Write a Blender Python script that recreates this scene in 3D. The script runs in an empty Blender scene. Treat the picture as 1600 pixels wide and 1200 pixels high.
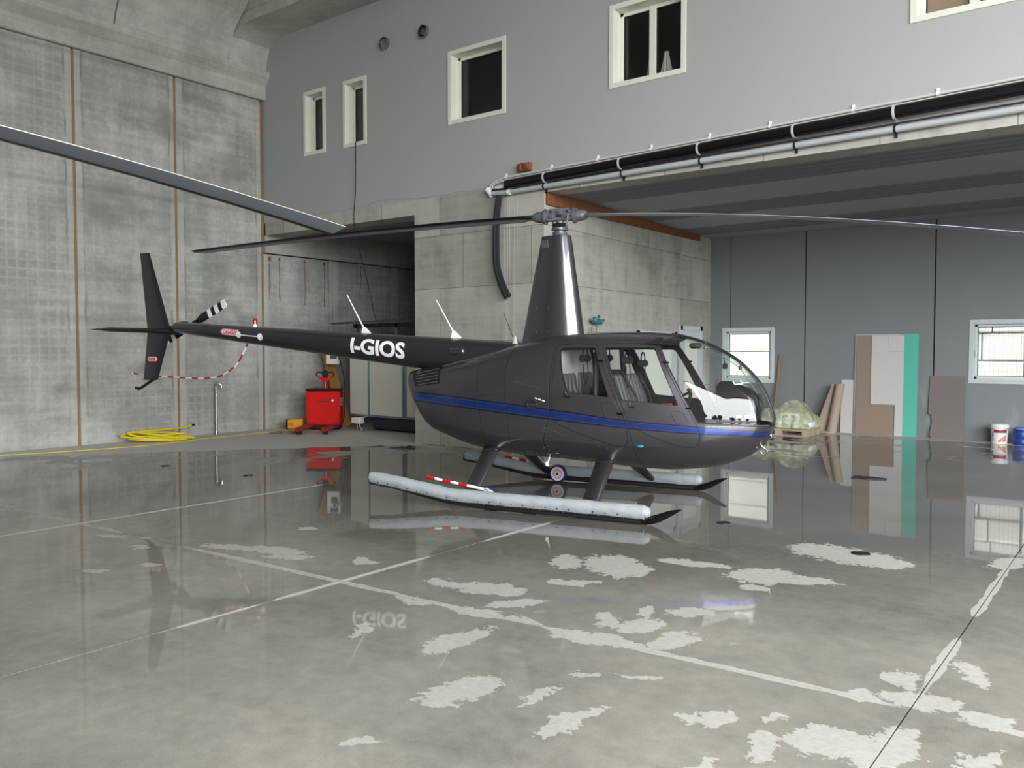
import bpy, bmesh, math, random
import numpy as np
from mathutils import Vector, Matrix
random.seed(7); np.random.seed(7)
S = bpy.context.scene
C = S.collection
PI = math.pi
# ------------------------------------------------------------------ camera, sky, exposure
FPX, PITCH, YAW, CAMH = 1308.0, math.radians(2.23), math.radians(37.6), 1.66
cam = bpy.data.objects.new('camera', bpy.data.cameras.new('camera')); C.objects.link(cam)
cam.data.sensor_width = 36; cam.data.lens = 36 * FPX / 1600; cam.data.clip_end = 500; cam.data.clip_start = .05
vd = Vector((-math.sin(YAW) * math.cos(PITCH), math.cos(YAW) * math.cos(PITCH), -math.sin(PITCH)))
rd = Vector((math.cos(YAW), math.sin(YAW), 0)); ud = rd.cross(vd)
cam.matrix_world = Matrix(((rd.x, ud.x, -vd.x, 0), (rd.y, ud.y, -vd.y, 0), (rd.z, ud.z, -vd.z, CAMH), (0, 0, 0, 1)))
S.camera = cam
w = bpy.data.worlds.new('overcast'); S.world = w; w.use_nodes = True
bg = w.node_tree.nodes['Background']
tc = w.node_tree.nodes.new('ShaderNodeTexCoord'); sep = w.node_tree.nodes.new('ShaderNodeSeparateXYZ')
rmp = w.node_tree.nodes.new('ShaderNodeValToRGB')
rmp.color_ramp.elements[0].position = 0.0; rmp.color_ramp.elements[0].color = (.80, .84, .88, 1)
rmp.color_ramp.elements[1].position = 0.6; rmp.color_ramp.elements[1].color = (.98, 1.0, 1.0, 1)
w.node_tree.links.new(tc.outputs['Generated'], sep.inputs[0]); w.node_tree.links.new(sep.outputs[2], rmp.inputs[0])
w.node_tree.links.new(rmp.outputs[0], bg.inputs[0]); bg.inputs[1].default_value = 1.0
S.view_settings.view_transform = 'Standard'; S.view_settings.look = 'None'
S.view_settings.gamma = 1; S.view_settings.use_curve_mapping = False
S.view_settings.exposure = 4.2
S.cycles.max_bounces = 10; S.cycles.diffuse_bounces = 6; S.cycles.glossy_bounces = 5
S.cycles.transmission_bounces = 6; S.cycles.transparent_max_bounces = 24
S.cycles.sample_clamp_indirect = 6; S.cycles.caustics_reflective = False; S.cycles.caustics_refractive = False
S.cycles.use_denoising = True
# the hangar stands open at the front right corner: sampling portals fill exactly those two openings (they emit nothing)
XR, DX0, DY, DZ, RY1 = 10.0, 2.0, -3.0, 8.8, 8.0
for loc, rot, sx in (((.5 * (DX0 + XR), DY - .02, DZ / 2), (PI / 2, 0, 0), XR - DX0), ((XR + .02, .5 * (DY + RY1), DZ / 2), (PI / 2, 0, PI / 2), RY1 - DY)):
    pl = bpy.data.lights.new('door_portal', 'AREA'); pl.shape = 'RECTANGLE'; pl.size = sx; pl.size_y = DZ; pl.cycles.is_portal = True
    po = bpy.data.objects.new('door_portal', pl); C.objects.link(po); po.location = loc; po.rotation_euler = rot

# ------------------------------------------------------------------ node helpers and materials
class NT:
    def __init__(s, name):
        s.m = bpy.data.materials.new(name); s.m.use_nodes = True; s.t = s.m.node_tree; s.n = s.t.nodes
        s.b = s.n['Principled BSDF']; s.co = s.n.new('ShaderNodeTexCoord').outputs['Object']
    def lk(s, a, b): s.t.links.new(a, b)
    def put(s, node, i, v):
        if hasattr(v, 'is_linked') or hasattr(v, 'links'): s.lk(v, node.inputs[i])
        else: node.inputs[i].default_value = v
    def math(s, op, a, b=0.0, c=None, clamp=False):
        n = s.n.new('ShaderNodeMath'); n.operation = op; n.use_clamp = clamp
        s.put(n, 0, a); s.put(n, 1, b)
        if c is not None: s.put(n, 2, c)
        return n.outputs[0]
    def vmath(s, op, a, b=None):
        n = s.n.new('ShaderNodeVectorMath'); n.operation = op; s.put(n, 0, a)
        if b is not None: s.put(n, 1, b)
        return n.outputs['Value'] if op in ('LENGTH', 'DOT_PRODUCT', 'DISTANCE') else n.outputs[0]
    def mapping(s, loc=(0, 0, 0), rot=(0, 0, 0), sc=(1, 1, 1), kind='POINT', co=None):
        n = s.n.new('ShaderNodeMapping'); n.vector_type = kind
        n.inputs[1].default_value = loc; n.inputs[2].default_value = rot; n.inputs[3].default_value = sc
        s.lk(co or s.co, n.inputs[0]); return n.outputs[0]
    def noise(s, scale, detail=3, rough=.55, co=None, sc=None, loc=(0, 0, 0), col=False):
        n = s.n.new('ShaderNodeTexNoise'); n.inputs['Scale'].default_value = scale
        n.inputs['Detail'].default_value = detail; n.inputs['Roughness'].default_value = rough
        c = co or s.co
        if sc: c = s.mapping(loc, sc=sc, co=c)
        s.lk(c, n.inputs['Vector']); return n.outputs['Color' if col else 'Fac']
    def ramp(s, f, stops):
        n = s.n.new('ShaderNodeValToRGB'); e = n.color_ramp.elements
        while len(e) < len(stops): e.new(.5)
        for i, (p, c) in enumerate(stops):
            e[i].position = p; e[i].color = (c, c, c, 1) if isinstance(c, (int, float)) else (*c, 1)
        s.lk(f, n.inputs[0]); return n.outputs[0]
    def smooth(s, f, a, b):
        n = s.n.new('ShaderNodeMapRange'); n.interpolation_type = 'SMOOTHSTEP'
        s.put(n, 0, f); n.inputs[1].default_value = a; n.inputs[2].default_value = b; return n.outputs[0]
    def mix(s, f, a, b, mode='MIX'):
        n = s.n.new('ShaderNodeMix'); n.data_type = 'RGBA'; n.blend_type = mode
        s.put(n, 0, f)
        for i, v in ((6, a), (7, b)):
            if isinstance(v, tuple): v = (*v, 1)[:4]
            s.put(n, i, v)
        return n.outputs[2]
    def xyz(s, co=None):
        n = s.n.new('ShaderNodeSeparateXYZ'); s.lk(co or s.co, n.inputs[0]); return n.outputs
    def bump(s, h, strength=.3, dist=.01):
        n = s.n.new('ShaderNodeBump'); n.inputs['Strength'].default_value = strength; n.inputs['Distance'].default_value = dist
        s.lk(h, n.inputs['Height']); s.lk(n.outputs[0], s.b.inputs['Normal'])
    def P(s, **k):
        ren = dict(color='Base Color', rough='Roughness', metal='Metallic', spec='Specular IOR Level', coat='Coat Weight', coatr='Coat Roughness', ior='IOR', emit='Emission Color', emits='Emission Strength', alpha='Alpha', trans='Transmission Weight', sheen='Sheen Weight')
        for a, v in k.items():
            if isinstance(v, tuple): v = (*v, 1)[:4]
            s.put(s.b, ren[a], v)
        return s

def basic(name, col, rough=.5, metal=0, spec=.5, coat=0, var=.12, sc=6, bump=0, bsc=40, coatr=.05):
    n = NT(name); f = n.noise(sc, 4)
    c = n.mix(f, tuple(x * (1 - var) for x in col), tuple(min(1, x * (1 + var)) for x in col))
    n.P(color=c, rough=rough, metal=metal, spec=spec, coat=coat, coatr=coatr)
    if bump: n.bump(n.noise(bsc, 3), bump, .004)
    return n.m
M = {}
def srgb(r, g, b): return tuple((x / 255 / 12.92) if x / 255 <= .04045 else ((x / 255 + .055) / 1.055) ** 2.4 for x in (r, g, b))

def precast(name, a, b, grid=.16, gs=.5, margin=False):
    n = NT(name); x = n.xyz()
    big = n.noise(.9, 5, .6); fine = n.noise(14, 4, .6); streak = n.noise(1.0, 4, .6, sc=(5, 5, .5)); hstreak = n.noise(1.0, 4, .6, sc=(.4, .4, 9))
    f = n.math('ADD', n.math('MULTIPLY', big, .5), n.math('MULTIPLY', fine, .18))
    f = n.math('ADD', f, n.math('MULTIPLY', streak, .2)); f = n.math('ADD', f, n.math('MULTIPLY', hstreak, .22))
    c = n.ramp(f, [(.38, tuple(v * .72 for v in a)), (.52, a), (.68, b)])
    # ghost of the reinforcement mesh: faint pale lines where the large noise allows it
    u = n.math('ADD', x[0], x[1])
    gx = n.math('PINGPONG', n.math('DIVIDE', u, grid), .5); gz = n.math('PINGPONG', n.math('DIVIDE', x[2], grid), .5)
    g = n.math('MINIMUM', gx, gz); line = n.math('SUBTRACT', 1, n.smooth(g, .04, .2))
    vis = n.smooth(n.noise(.55, 2, .5, loc=(3, 1, 7), sc=(1, 1, 1)), .47, .66)
    blot = n.smooth(n.noise(.8, 3, .6, loc=(9, 4, 2), sc=(1, 1, 1)), .5, .68)
    c = n.mix(n.math('MULTIPLY', n.math('MULTIPLY', n.math('SUBTRACT', 1, line), blot), .42 * gs), c, tuple(v * .45 for v in a))
    c = n.mix(n.math('MULTIPLY', n.math('MULTIPLY', line, vis), gs * .28), c, tuple(min(1, v * 1.25) for v in b))
    if margin:   # smoother, paler cast margin beside each panel joint, with a dark shuttering line
        md = n.math('MULTIPLY', n.math('PINGPONG', n.math('DIVIDE', n.math('SUBTRACT', x[1], 7.0), 1.925), .5), 1.925)
        md = n.math('ADD', md, n.math('MULTIPLY', n.math('SUBTRACT', n.noise(3, 3), .5), .05))
        c = n.mix(n.math('MULTIPLY', n.math('SUBTRACT', 1, n.smooth(md, .12, .15)), .45), c, b)
        ln = n.math('MULTIPLY', n.math('SUBTRACT', 1, n.smooth(n.math('ABSOLUTE', n.math('SUBTRACT', md, .15)), .008, .03)), n.smooth(n.noise(1.4, 3), .42, .6))
        c = n.mix(n.math('MULTIPLY', ln, .6), c, tuple(v * .5 for v in a))
        dk = n.smooth(n.noise(1, 5, .62, sc=(.5, .5, .9), loc=(5, 5, 5)), .52, .66)
        c = n.mix(n.math('MULTIPLY', dk, .5), c, tuple(v * .55 for v in a))
    # casting lift seams
    sz = n.math('PINGPONG', n.math('ADD', n.math('DIVIDE', x[2], 2.3), n.math('MULTIPLY', n.noise(.7, 2), .05)), .5)
    seam = n.math('SUBTRACT', 1, n.smooth(sz, .0, .035))
    c = n.mix(n.math('MULTIPLY', seam, n.math('MULTIPLY', n.noise(3, 3), .55)), c, tuple(v * .5 for v in a))
    n.P(color=c, rough=.85, spec=.3); n.bump(fine, .15, .004); return n.m
M['precast'] = precast('precast_concrete', srgb(155, 155, 148), srgb(189, 189, 182), margin=True)
M['beam'] = precast('beam_concrete', srgb(168, 167, 157), srgb(194, 193, 183), gs=.1)
M['vault'] = precast('vault_concrete', srgb(172, 171, 164), srgb(198, 197, 190), gs=.0)
def formwork():
    n = NT('formwork_concrete'); x = n.xyz()
    cb = n.n.new('ShaderNodeCombineXYZ'); n.lk(n.math('ADD', x[0], n.math('MULTIPLY', x[1], 1.0)), cb.inputs[0]); n.lk(x[2], cb.inputs[1])
    br = n.n.new('ShaderNodeTexBrick'); n.lk(cb.outputs[0], br.inputs[0]); br.offset = .37; br.squash = 1
    for k, v in (('Scale', 1.0), ('Mortar Size', .006), ('Brick Width', 1.45), ('Row Height', .92), ('Bias', 0)): br.inputs[k].default_value = v
    br.inputs[1].default_value = (*srgb(160, 157, 147), 1); br.inputs[2].default_value = (*srgb(182, 179, 170), 1); br.inputs[3].default_value = (*srgb(118, 115, 106), 1)
    f = n.math('ADD', n.math('MULTIPLY', n.noise(1.6, 5, .65), .6), n.math('MULTIPLY', n.noise(1, 5, .6, sc=(6, 6, 1)), .25))
    f = n.math('ADD', f, n.math('MULTIPLY', n.noise(1, 4, .6, sc=(1.0, 1.0, 14)), .25))
    c = n.mix(1.0, br.outputs[0], n.ramp(f, [(.36, .62), (.52, .95), (.7, 1.15)]), 'MULTIPLY')
    # white lime runs below the pipe end
    d = n.math('ABSOLUTE', n.math('ADD', x[0], 8.42)); run = n.math('SUBTRACT', 1, n.smooth(d, .05, .22))
    run = n.math('MULTIPLY', run, n.smooth(n.noise(1, 3, .5, sc=(30, 30, .25)), .45, .6))
    c = n.mix(n.math('MULTIPLY', run, .7), c, srgb(214, 210, 204))
    n.P(color=c, rough=.85, spec=.3); n.bump(n.noise(20, 4), .15, .004); return n.m
M['formwork'] = formwork()
def plaster(name, a, b, grain=.12):
    n = NT(name); f = n.math('ADD', n.math('MULTIPLY', n.noise(.5, 3), .7), n.math('MULTIPLY', n.noise(60, 2), .3))
    n.P(color=n.mix(f, a, b), rough=.8, spec=.3); n.bump(n.noise(90, 3), grain, .003); return n.m
M['plaster'] = plaster('grey_plaster', srgb(163, 164, 161), srgb(173, 174, 171))
def darkpanel():
    n = NT('grey_painted_panel'); x = n.xyz()
    f = n.math('ADD', n.math('MULTIPLY', n.noise(.8, 4), .7), n.math('MULTIPLY', n.noise(40, 2), .3))
    c = n.mix(f, srgb(114, 118, 120), srgb(129, 133, 135))
    st = n.math('MULTIPLY', n.smooth(n.noise(1, 4, .6, sc=(2.2, 2.2, .7)), .55, .72), n.math('SUBTRACT', 1, n.smooth(x[2], .3, 1.3)))
    c = n.mix(n.math('MULTIPLY', st, .5), c, srgb(166, 168, 166))
    n.P(color=c, rough=.55, spec=.45); n.bump(n.noise(26, 3), .35, .006); return n.m
M['darkpanel'] = darkpanel()
M['soffit'] = plaster('soffit_concrete', srgb(150, 154, 155), srgb(164, 167, 167))
M['soffitd'] = plaster('grooved_soffit_concrete', srgb(112, 115, 116), srgb(124, 127, 127))
M['rust'] = basic('rust_steel', srgb(120, 74, 44), .8, var=.45, sc=9)
M['rustlight'] = basic('rust_sealant', srgb(140, 112, 80), .9, var=.3, sc=5)
M['darkgap'] = basic('dark_gap', srgb(38, 39, 40), .9)
M['whitelac'] = basic('white_lacquer', srgb(226, 225, 212), .35, var=.03)
M['greylac'] = basic('pale_grey_lacquer', srgb(190, 196, 196), .4, var=.03)
def glass(name, tint=(1, 1, 1), rough=0.0, f0=.04):
    n = NT(name); t = n.n.new('ShaderNodeBsdfTransparent'); t.inputs[0].default_value = (*tint, 1)
    g = n.n.new('ShaderNodeBsdfGlossy'); g.inputs['Roughness'].default_value = rough
    ge = n.n.new('ShaderNodeNewGeometry')            # Schlick reflectance, the same from both sides of the sheet
    c = n.math('ABSOLUTE', n.vmath('DOT_PRODUCT', ge.outputs['Normal'], ge.outputs['Incoming']))
    fr = n.math('ADD', f0, n.math('MULTIPLY', 1 - f0, n.math('POWER', n.math('SUBTRACT', 1, c, clamp=True), 5)))
    mx = n.n.new('ShaderNodeMixShader'); n.lk(fr, mx.inputs[0]); n.lk(t.outputs[0], mx.inputs[1]); n.lk(g.outputs[0], mx.inputs[2])
    n.lk(mx.outputs[0], n.n['Material Output'].inputs[0]); return n.m
M['glass'] = glass('clear_glazing', (.97, .985, .98), f0=.032)
M['winglass'] = glass('window_glass', (.9, .94, .93))

STT = [(-1.6, 1.178), (-.99, 1.146), (-.3, 1.09), (.45, 1.017), (.87, .966), (1.135, .946), (1.52, .924), (1.7, .909), (2.056, .881), (2.37, .848)]
STB = [(-1.6, 1.063), (-.99, 1.023), (-.3, .971), (.45, .91), (.87, .878), (1.135, .861), (1.52, .84), (1.7, .832), (2.056, .823), (2.37, .79)]
def paint(name, stripe):
    n = NT(name); x = n.xyz()
    base = n.mix(n.noise(300, 1), srgb(77, 74, 79), srgb(89, 86, 91))
    met = .7
    if stripe:
        u = n.math('DIVIDE', n.math('ADD', x[0], 2.0), 5.0)
        def curve(pts):
            c = n.n.new('ShaderNodeFloatCurve'); cv = c.mapping.curves[0]
            pts = [(-2.0, pts[0][1] + .02)] + pts + [(3.0, pts[-1][1] - .03)]
            for i, (a, b) in enumerate(pts):
                t = ((a + 2) / 5, (b - .7) / .6)
                if i == 0: p = cv.points[0]; p.location = t
                elif i == len(pts) - 1: p = cv.points[len(cv.points) - 1]; p.location = t
                else: p = cv.points.new(*t)
            for p in cv.points: p.handle_type = 'VECTOR'
            c.mapping.update(); n.lk(u, c.inputs[1]); return n.math('ADD', n.math('MULTIPLY', c.outputs[0], .6), .7)
        zt, zb = curve(STT), curve(STB)
        v = n.math('DIVIDE', n.math('SUBTRACT', x[2], zb), n.math('SUBTRACT', zt, zb))
        st = n.ramp(v, [(.0, 0), (.001, 1), (.13, 0), (.23, 1), (.77, 0), (.87, 1), (.999, 0)])
        st.node.color_ramp.interpolation = 'CONSTANT'
        blue = n.mix(n.math('GREATER_THAN', n.math('ABSOLUTE', n.math('SUBTRACT', v, .485)), .3), srgb(30, 64, 142), srgb(20, 38, 92))
        base = n.mix(st, base, blue)
    n.P(color=base, rough=.3, metal=met, spec=.5, coat=1.0, coatr=.03)
    return n.m
M['paint'] = paint('charcoal_metallic_paint_with_blue_band', True)
M['paintboom'] = basic('black_metallic_paint', srgb(50, 48, 51), .32, .4, coat=1.0, var=.04)
M['paintp'] = paint('charcoal_metallic_paint', False)
M['paintd'] = basic('black_satin_paint', srgb(40, 40, 43), .28, .2, coat=.6, var=.05)
M['black'] = basic('matt_black', srgb(24, 24, 25), .55, var=.1)
M['blackg'] = basic('gloss_black', srgb(16, 16, 18), .16, var=.05)
M['rubber'] = basic('black_rubber', srgb(30, 30, 31), .8)
M['seal'] = basic('seam_seal', srgb(14, 14, 15), .7)
M['trimdark'] = basic('cabin_trim_black', srgb(26, 26, 28), .6)
M['cream'] = basic('cabin_liner_cream', srgb(168, 168, 160), .8, var=.04)
M['leather'] = basic('grey_leather', srgb(80, 80, 78), .5, var=.1, bump=.2, bsc=60)
M['belt'] = basic('belt_webbing', srgb(40, 40, 42), .8)
M['white'] = basic('white_paint', srgb(236, 236, 232), .35, var=.02)
M['red'] = basic('red_paint', srgb(186, 18, 24), .35, var=.08)
M['redj'] = basic('pallet_truck_red', srgb(214, 18, 12), .3, coat=.4, var=.06)
M['redd'] = basic('worn_fork_red', srgb(150, 34, 32), .5, var=.2)
M['redlens'] = basic('red_lens', srgb(170, 16, 16), .12, coat=1, var=.05)
M['navy'] = basic('navy_tyre', srgb(30, 34, 70), .6)
M['pink'] = basic('pale_lilac_disc', srgb(226, 210, 226), .4, var=.02)
M['mint'] = basic('mint_disc', srgb(180, 226, 214), .4, var=.02)
M['green'] = basic('green_disc', srgb(30, 150, 84), .4, var=.02)
M['steel'] = basic('brushed_steel', srgb(170, 170, 168), .3, 1.0, var=.06)
M['chrome'] = basic('chrome', srgb(220, 220, 220), .08, 1.0, var=.02)
M['hubgrey'] = basic('rotor_hub_grey', srgb(96, 99, 102), .4, .3, var=.1)
M['bladegrey'] = basic('rotor_blade_grey', srgb(140, 148, 158), .4, .2, var=.04)
M['bladeblk'] = basic('rotor_blade_black', srgb(22, 22, 24), .3, var=.04)
M['bladeedge'] = basic('blade_edge_pale', srgb(236, 232, 222), .3, .4, var=.02)  # near-white strip along the second helicopter's blade edges
def fabric():
    n = NT('grey_float_cover'); wv = n.noise(14, 5, .65, sc=(1, 1, 1)); f2 = n.noise(40, 3)
    n.P(color=n.mix(wv, srgb(136, 143, 147), srgb(164, 170, 174)), rough=.6, spec=.4); n.bump(wv, .45, .012); return n.m
M['float'] = fabric()
M['teal'] = basic('teal_plastic', srgb(36, 116, 128), .35)
M['yellow'] = basic('yellow_hose', srgb(222, 200, 26), .45, var=.08)
M['yellowd'] = basic('yellow_case', srgb(222, 158, 22), .5, var=.1)
M['cabinet'] = None
def cabinet():
    n = NT('cream_ribbed_sheet'); x = n.xyz()
    r = n.math('PINGPONG', n.math('DIVIDE', n.math('ADD', x[0], x[1]), .05), .5)
    n.P(color=n.mix(n.noise(2, 3), srgb(198, 197, 184), srgb(212, 211, 199)), rough=.5); n.bump(r, .5, .006); return n.m
M['cabinet'] = cabinet()
M['plinth'] = basic('dark_blue_grey_steel', srgb(46, 54, 62), .5, .3)
M['zinc'] = basic('galvanised_sheet', srgb(120, 130, 130), .45, .6, var=.15)
M['bluestrip'] = basic('blue_grey_profile', srgb(120, 136, 150), .4, .4)
def wood(name, a, b):
    n = NT(name); g = n.noise(1, 4, .6, sc=(26, 26, 1.2)); n.P(color=n.mix(g, a, b), rough=.7); n.bump(g, .2, .003); return n.m
M['plank'] = wood('orange_timber', srgb(150, 100, 46), srgb(188, 138, 72))
M['palletwood'] = wood('pallet_timber', srgb(146, 126, 104), srgb(186, 168, 146))
M['stick'] = wood('brown_batten', srgb(120, 92, 74), srgb(158, 130, 110))
M['card'] = basic('brown_fibre_board', srgb(140, 122, 108), .8, var=.05)
M['cardroll'] = basic('beige_rolled_sheet', srgb(162, 144, 128), .75, var=.06, sc=3)
M['gyps'] = basic('pale_grey_board', srgb(190, 188, 184), .8, var=.03)
M['gypsgreen'] = basic('green_plasterboard', srgb(84, 176, 156), .75, var=.03)
M['fibre'] = basic('dark_fibre_board', srgb(118, 110, 106), .85, var=.06)
M['bucketw'] = basic('white_bucket_plastic', srgb(224, 222, 216), .4, var=.03)
M['orange'] = basic('orange_print', srgb(214, 110, 62), .5)
M['crimson'] = basic('crimson_print', srgb(150, 34, 52), .5)
M['drum'] = basic('blue_drum_plastic', srgb(26, 60, 140), .4)
def film():
    n = NT('yellowish_plastic_film'); wv = n.noise(3, 4, .6)
    t = n.n.new('ShaderNodeBsdfTransparent'); t.inputs[0].default_value = (.9, .93, .8, 1)
    n.P(color=n.mix(wv, srgb(206, 211, 172), srgb(230, 232, 210)), rough=.25, spec=.6); n.bump(wv, .5, .03)
    mx = n.n.new('ShaderNodeMixShader'); n.lk(n.ramp(wv, [(.35, .14), (.65, .55)]), mx.inputs[0]); n.lk(t.outputs[0], mx.inputs[1]); n.lk(n.b.outputs[0], mx.inputs[2])
    n.lk(mx.outputs[0], n.n['Material Output'].inputs[0]); return n.m
M['film'] = film()
M['bag'] = basic('white_paper_sack', srgb(222, 222, 216), .6, var=.04)
M['bagblue'] = basic('blue_sack_print', srgb(40, 84, 140), .6)
M['pipegrey'] = basic('grey_plastic_pipe', srgb(176, 180, 182), .35, var=.03)
M['conduit'] = basic('pale_conduit', srgb(200, 200, 194), .45, var=.03)
M['pinkboard'] = basic('pink_brown_board', srgb(178, 144, 124), .8, var=.06)
M['curtain'] = basic('white_cloth', srgb(220, 218, 210), .8)
M['asphalt'] = basic('yard_asphalt', srgb(128, 128, 126), .9, var=.2, sc=3)
M['claddingcream'] = basic('cream_cladding', srgb(216, 215, 202), .7, var=.03)
M['limestone'] = basic('limestone_block', srgb(224, 222, 216), .9, var=.08, sc=5, bump=.6, bsc=12)
M['gravel'] = basic('gravel_bank', srgb(150, 142, 122), .95, var=.5, sc=30)
M['leaf'] = basic('tree_foliage', srgb(34, 46, 30), .9, var=.4, sc=2)
M['bark'] = basic('tree_bark', srgb(70, 60, 50), .9)
M['drain'] = basic('dark_cast_iron', srgb(26, 28, 28), .5)

ELL = [(-2.65,3.06,-1.84,0.266,0.136),(-2.67,2.92,-1.92,0.151,0.067),(-2.33,3.2,-1.64,0.15,0.03),(-2.05,3.07,-1.68,0.217,0.062),(-3.15,3.58,-1.63,0.288,0.095),(-2.65,2.37,-2.25,0.075,0.036),(-3.97,4.4,-3.07,0.221,0.081),(-3.65,4.51,-2.75,0.253,0.138),(-3.88,3.99,3.03,0.149,0.062),(-3.39,4.04,-3.01,0.184,0.093),(-3.3,4.36,-2.3,0.215,0.069),(-3.66,5.45,-1.0,0.242,0.121),(-3.29,4.99,-2.6,0.193,0.084),(-3.34,5.6,-0.86,0.299,0.246),(-3.14,5.51,-1.65,0.234,0.169),(-2.65,4.41,2.24,0.179,0.076),(-2.45,4.45,-1.78,0.171,0.107),(-2.53,4.7,-1.11,0.133,0.056),(-2.54,4.08,-2.96,0.295,0.102),(-2.16,4.32,-1.86,0.224,0.108),(-3.05,4.09,3.13,0.134,0.051),(-2.84,6.03,-2.83,0.297,0.101),(-2.26,6.0,-2.41,0.277,0.236),(-1.97,6.05,-2.61,0.222,0.123),(-2.2,5.66,2.8,0.124,0.07),(-1.99,7.03,2.95,0.498,0.28),(-1.62,6.96,-1.17,0.197,0.183),(-2.31,4.87,-2.23,0.159,0.114),(-1.57,3.52,-2.11,0.147,0.071),(-1.27,3.4,-1.59,0.167,0.05),(-1.08,3.6,-2.54,0.196,0.148),(-0.84,3.67,-1.71,0.294,0.106),(-1.43,3.09,-1.73,0.084,0.036),(-0.53,3.79,1.09,0.186,0.054),(-1.08,4.2,-1.11,0.083,0.062),(-0.85,4.29,-2.66,0.197,0.111),(-0.97,4.52,2.29,0.127,0.081),(-0.72,4.79,-1.13,0.178,0.055),(-0.57,4.24,-3.05,0.126,0.075),(-5.8,4.28,-2.98,0.337,0.125),(-6.19,4.12,-2.8,0.311,0.102),(-5.53,4.21,-2.53,0.234,0.084),(-7.38,3.74,-2.83,0.172,0.065),(-6.18,3.4,-2.43,0.095,0.062),(-6.34,3.04,-2.95,0.078,0.048),(-4.96,4.47,2.75,0.139,0.075),(-6.27,5.0,2.91,0.093,0.071),(-3.73,3.37,-1.0,0.118,0.054),(-0.88,7.54,-1.74,0.284,0.106),(-6.79,3.66,-2.81,0.106,0.064),(-2.06,3.75,-2.62,0.13,0.03),(-2.31,3.56,-2.54,0.098,0.03),(-1.34,3.69,-1.81,0.047,0.035)]
JOINT_SLOPE = .047
def jy(x): return 4.16 + JOINT_SLOPE * (x + .87)       # the long cross joint, slightly out of square
def wetfloor(ells):
    n = NT('wet_concrete_floor'); x = n.xyz()
    wob = n.vmath('SCALE', n.vmath('SUBTRACT', n.noise(5, 5, .65, col=True), (.5, .5, .5)))
    wob.node.inputs['Scale'].default_value = .30
    p = n.vmath('ADD', n.co, wob); p = n.vmath('MULTIPLY', p, (1, 1, 0))
    d = None
    for (cx, cy, a, s1, s2) in ells or [(50, 50, 0, .1, .1)]:
        l = n.vmath('LENGTH', n.mapping((cx, cy, 0), (0, 0, a), (s1 * .98, s2 * .98, 1), 'TEXTURE', p))
        d = l if d is None else n.math('MINIMUM', d, l)
    d = n.math('ADD', d, n.math('MULTIPLY', n.math('SUBTRACT', n.noise(16, 5, .72), .5), 1.5))
    dry = n.math('SUBTRACT', 1, n.smooth(d, .94, 1.0))
    # dry margin under the left wall and in the bay behind
    ln = n.math('ADD', n.math('MULTIPLY', n.math('ADD', x[0], 14.3), -.807), n.math('MULTIPLY', n.math('SUBTRACT', x[1], 5.44), .59))
    lw = n.math('ADD', ln, n.math('MULTIPLY', n.math('SUBTRACT', n.noise(1.3, 4, .6), .5), .5))
    dry2 = n.smooth(lw, .0, .06)
    dry3 = n.smooth(n.math('ADD', x[1], n.math('MULTIPLY', n.math('SUBTRACT', n.noise(2, 4), .5), 1.2)), 17.1, 17.15)
    # broken, half dried zone along the margin
    half = n.math('MULTIPLY', n.smooth(ln, -2.6, -.3), n.smooth(n.noise(1.1, 5, .62, sc=(1, 1, 1)), .53, .55))
    halfb = n.math('MULTIPLY', n.smooth(n.math('ADD', x[1], n.math('MULTIPLY', x[0], -.1)), 12.5, 15.5), n.smooth(n.noise(1.3, 5, .62, sc=(.6, 1.2, 1), loc=(3, 3, 3)), .61, .625))
    # dried rims along the joints
    jn = n.smooth(n.noise(.8, 3, .5), .36, .52)
    jw = n.math('ADD', .003, n.math('MULTIPLY', n.math('MULTIPLY', n.noise(6, 4, .6), jn), .06))
    jd = n.math('MINIMUM', n.math('ABSOLUTE', n.math('ADD', x[0], 4.63)), n.math('ABSOLUTE', n.math('ADD', x[0], .87)))
    jd = n.math('MINIMUM', jd, n.math('ABSOLUTE', n.math('ADD', x[0], 8.2)))
    yl = n.math('SUBTRACT', x[1], n.math('ADD', 4.16, n.math('MULTIPLY', n.math('ADD', x[0], .87), JOINT_SLOPE)))
    jd = n.math('MINIMUM', jd, n.math('ABSOLUTE', yl))
    rim = n.math('MULTIPLY', n.math('LESS_THAN', jd, jw), n.math('MULTIPLY', n.math('LESS_THAN', x[1], 7.3), n.smooth(jn, .2, .5)))
    for k in (dry2, dry3, half, halfb, rim): dry = n.math('MAXIMUM', dry, k)
    base = n.math('ADD', n.math('MULTIPLY', n.noise(.8, 5, .6), .55), n.math('ADD', n.math('MULTIPLY', n.noise(9, 5, .65), .25), n.math('MULTIPLY', n.noise(120, 2, .5), .2)))
    wetc = n.ramp(base, [(.36, srgb(114, 111, 104)), (.48, srgb(136, 132, 123)), (.55, srgb(145, 141, 131)), (.66, srgb(162, 157, 146))])
    dryc = n.ramp(n.math('ADD', n.math('MULTIPLY', base, .5), n.math('MULTIPLY', n.noise(26, 5, .7), .5)), [(.36, srgb(152, 150, 144)), (.62, srgb(182, 180, 175))])
    # wet concrete colour is mixed darker away from the door
    far_dark = n.smooth(n.math('ADD', n.math('SUBTRACT', x[1], n.math('MULTIPLY', x[0], .28)), n.math('MULTIPLY', n.math('SUBTRACT', n.noise(.45, 4, .6), .5), 3.0)), 5.0, 8.2)
    wetc = n.mix(n.math('MULTIPLY', far_dark, .54), wetc, srgb(62, 62, 60))
    dryc = n.mix(n.math('MAXIMUM', dry2, dry3), dryc, srgb(196, 196, 190))
    n.P(color=n.mix(dry, wetc, dryc), rough=n.math('ADD', .03, n.math('MULTIPLY', dry, .6)), ior=1.42, spec=.5)
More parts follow.
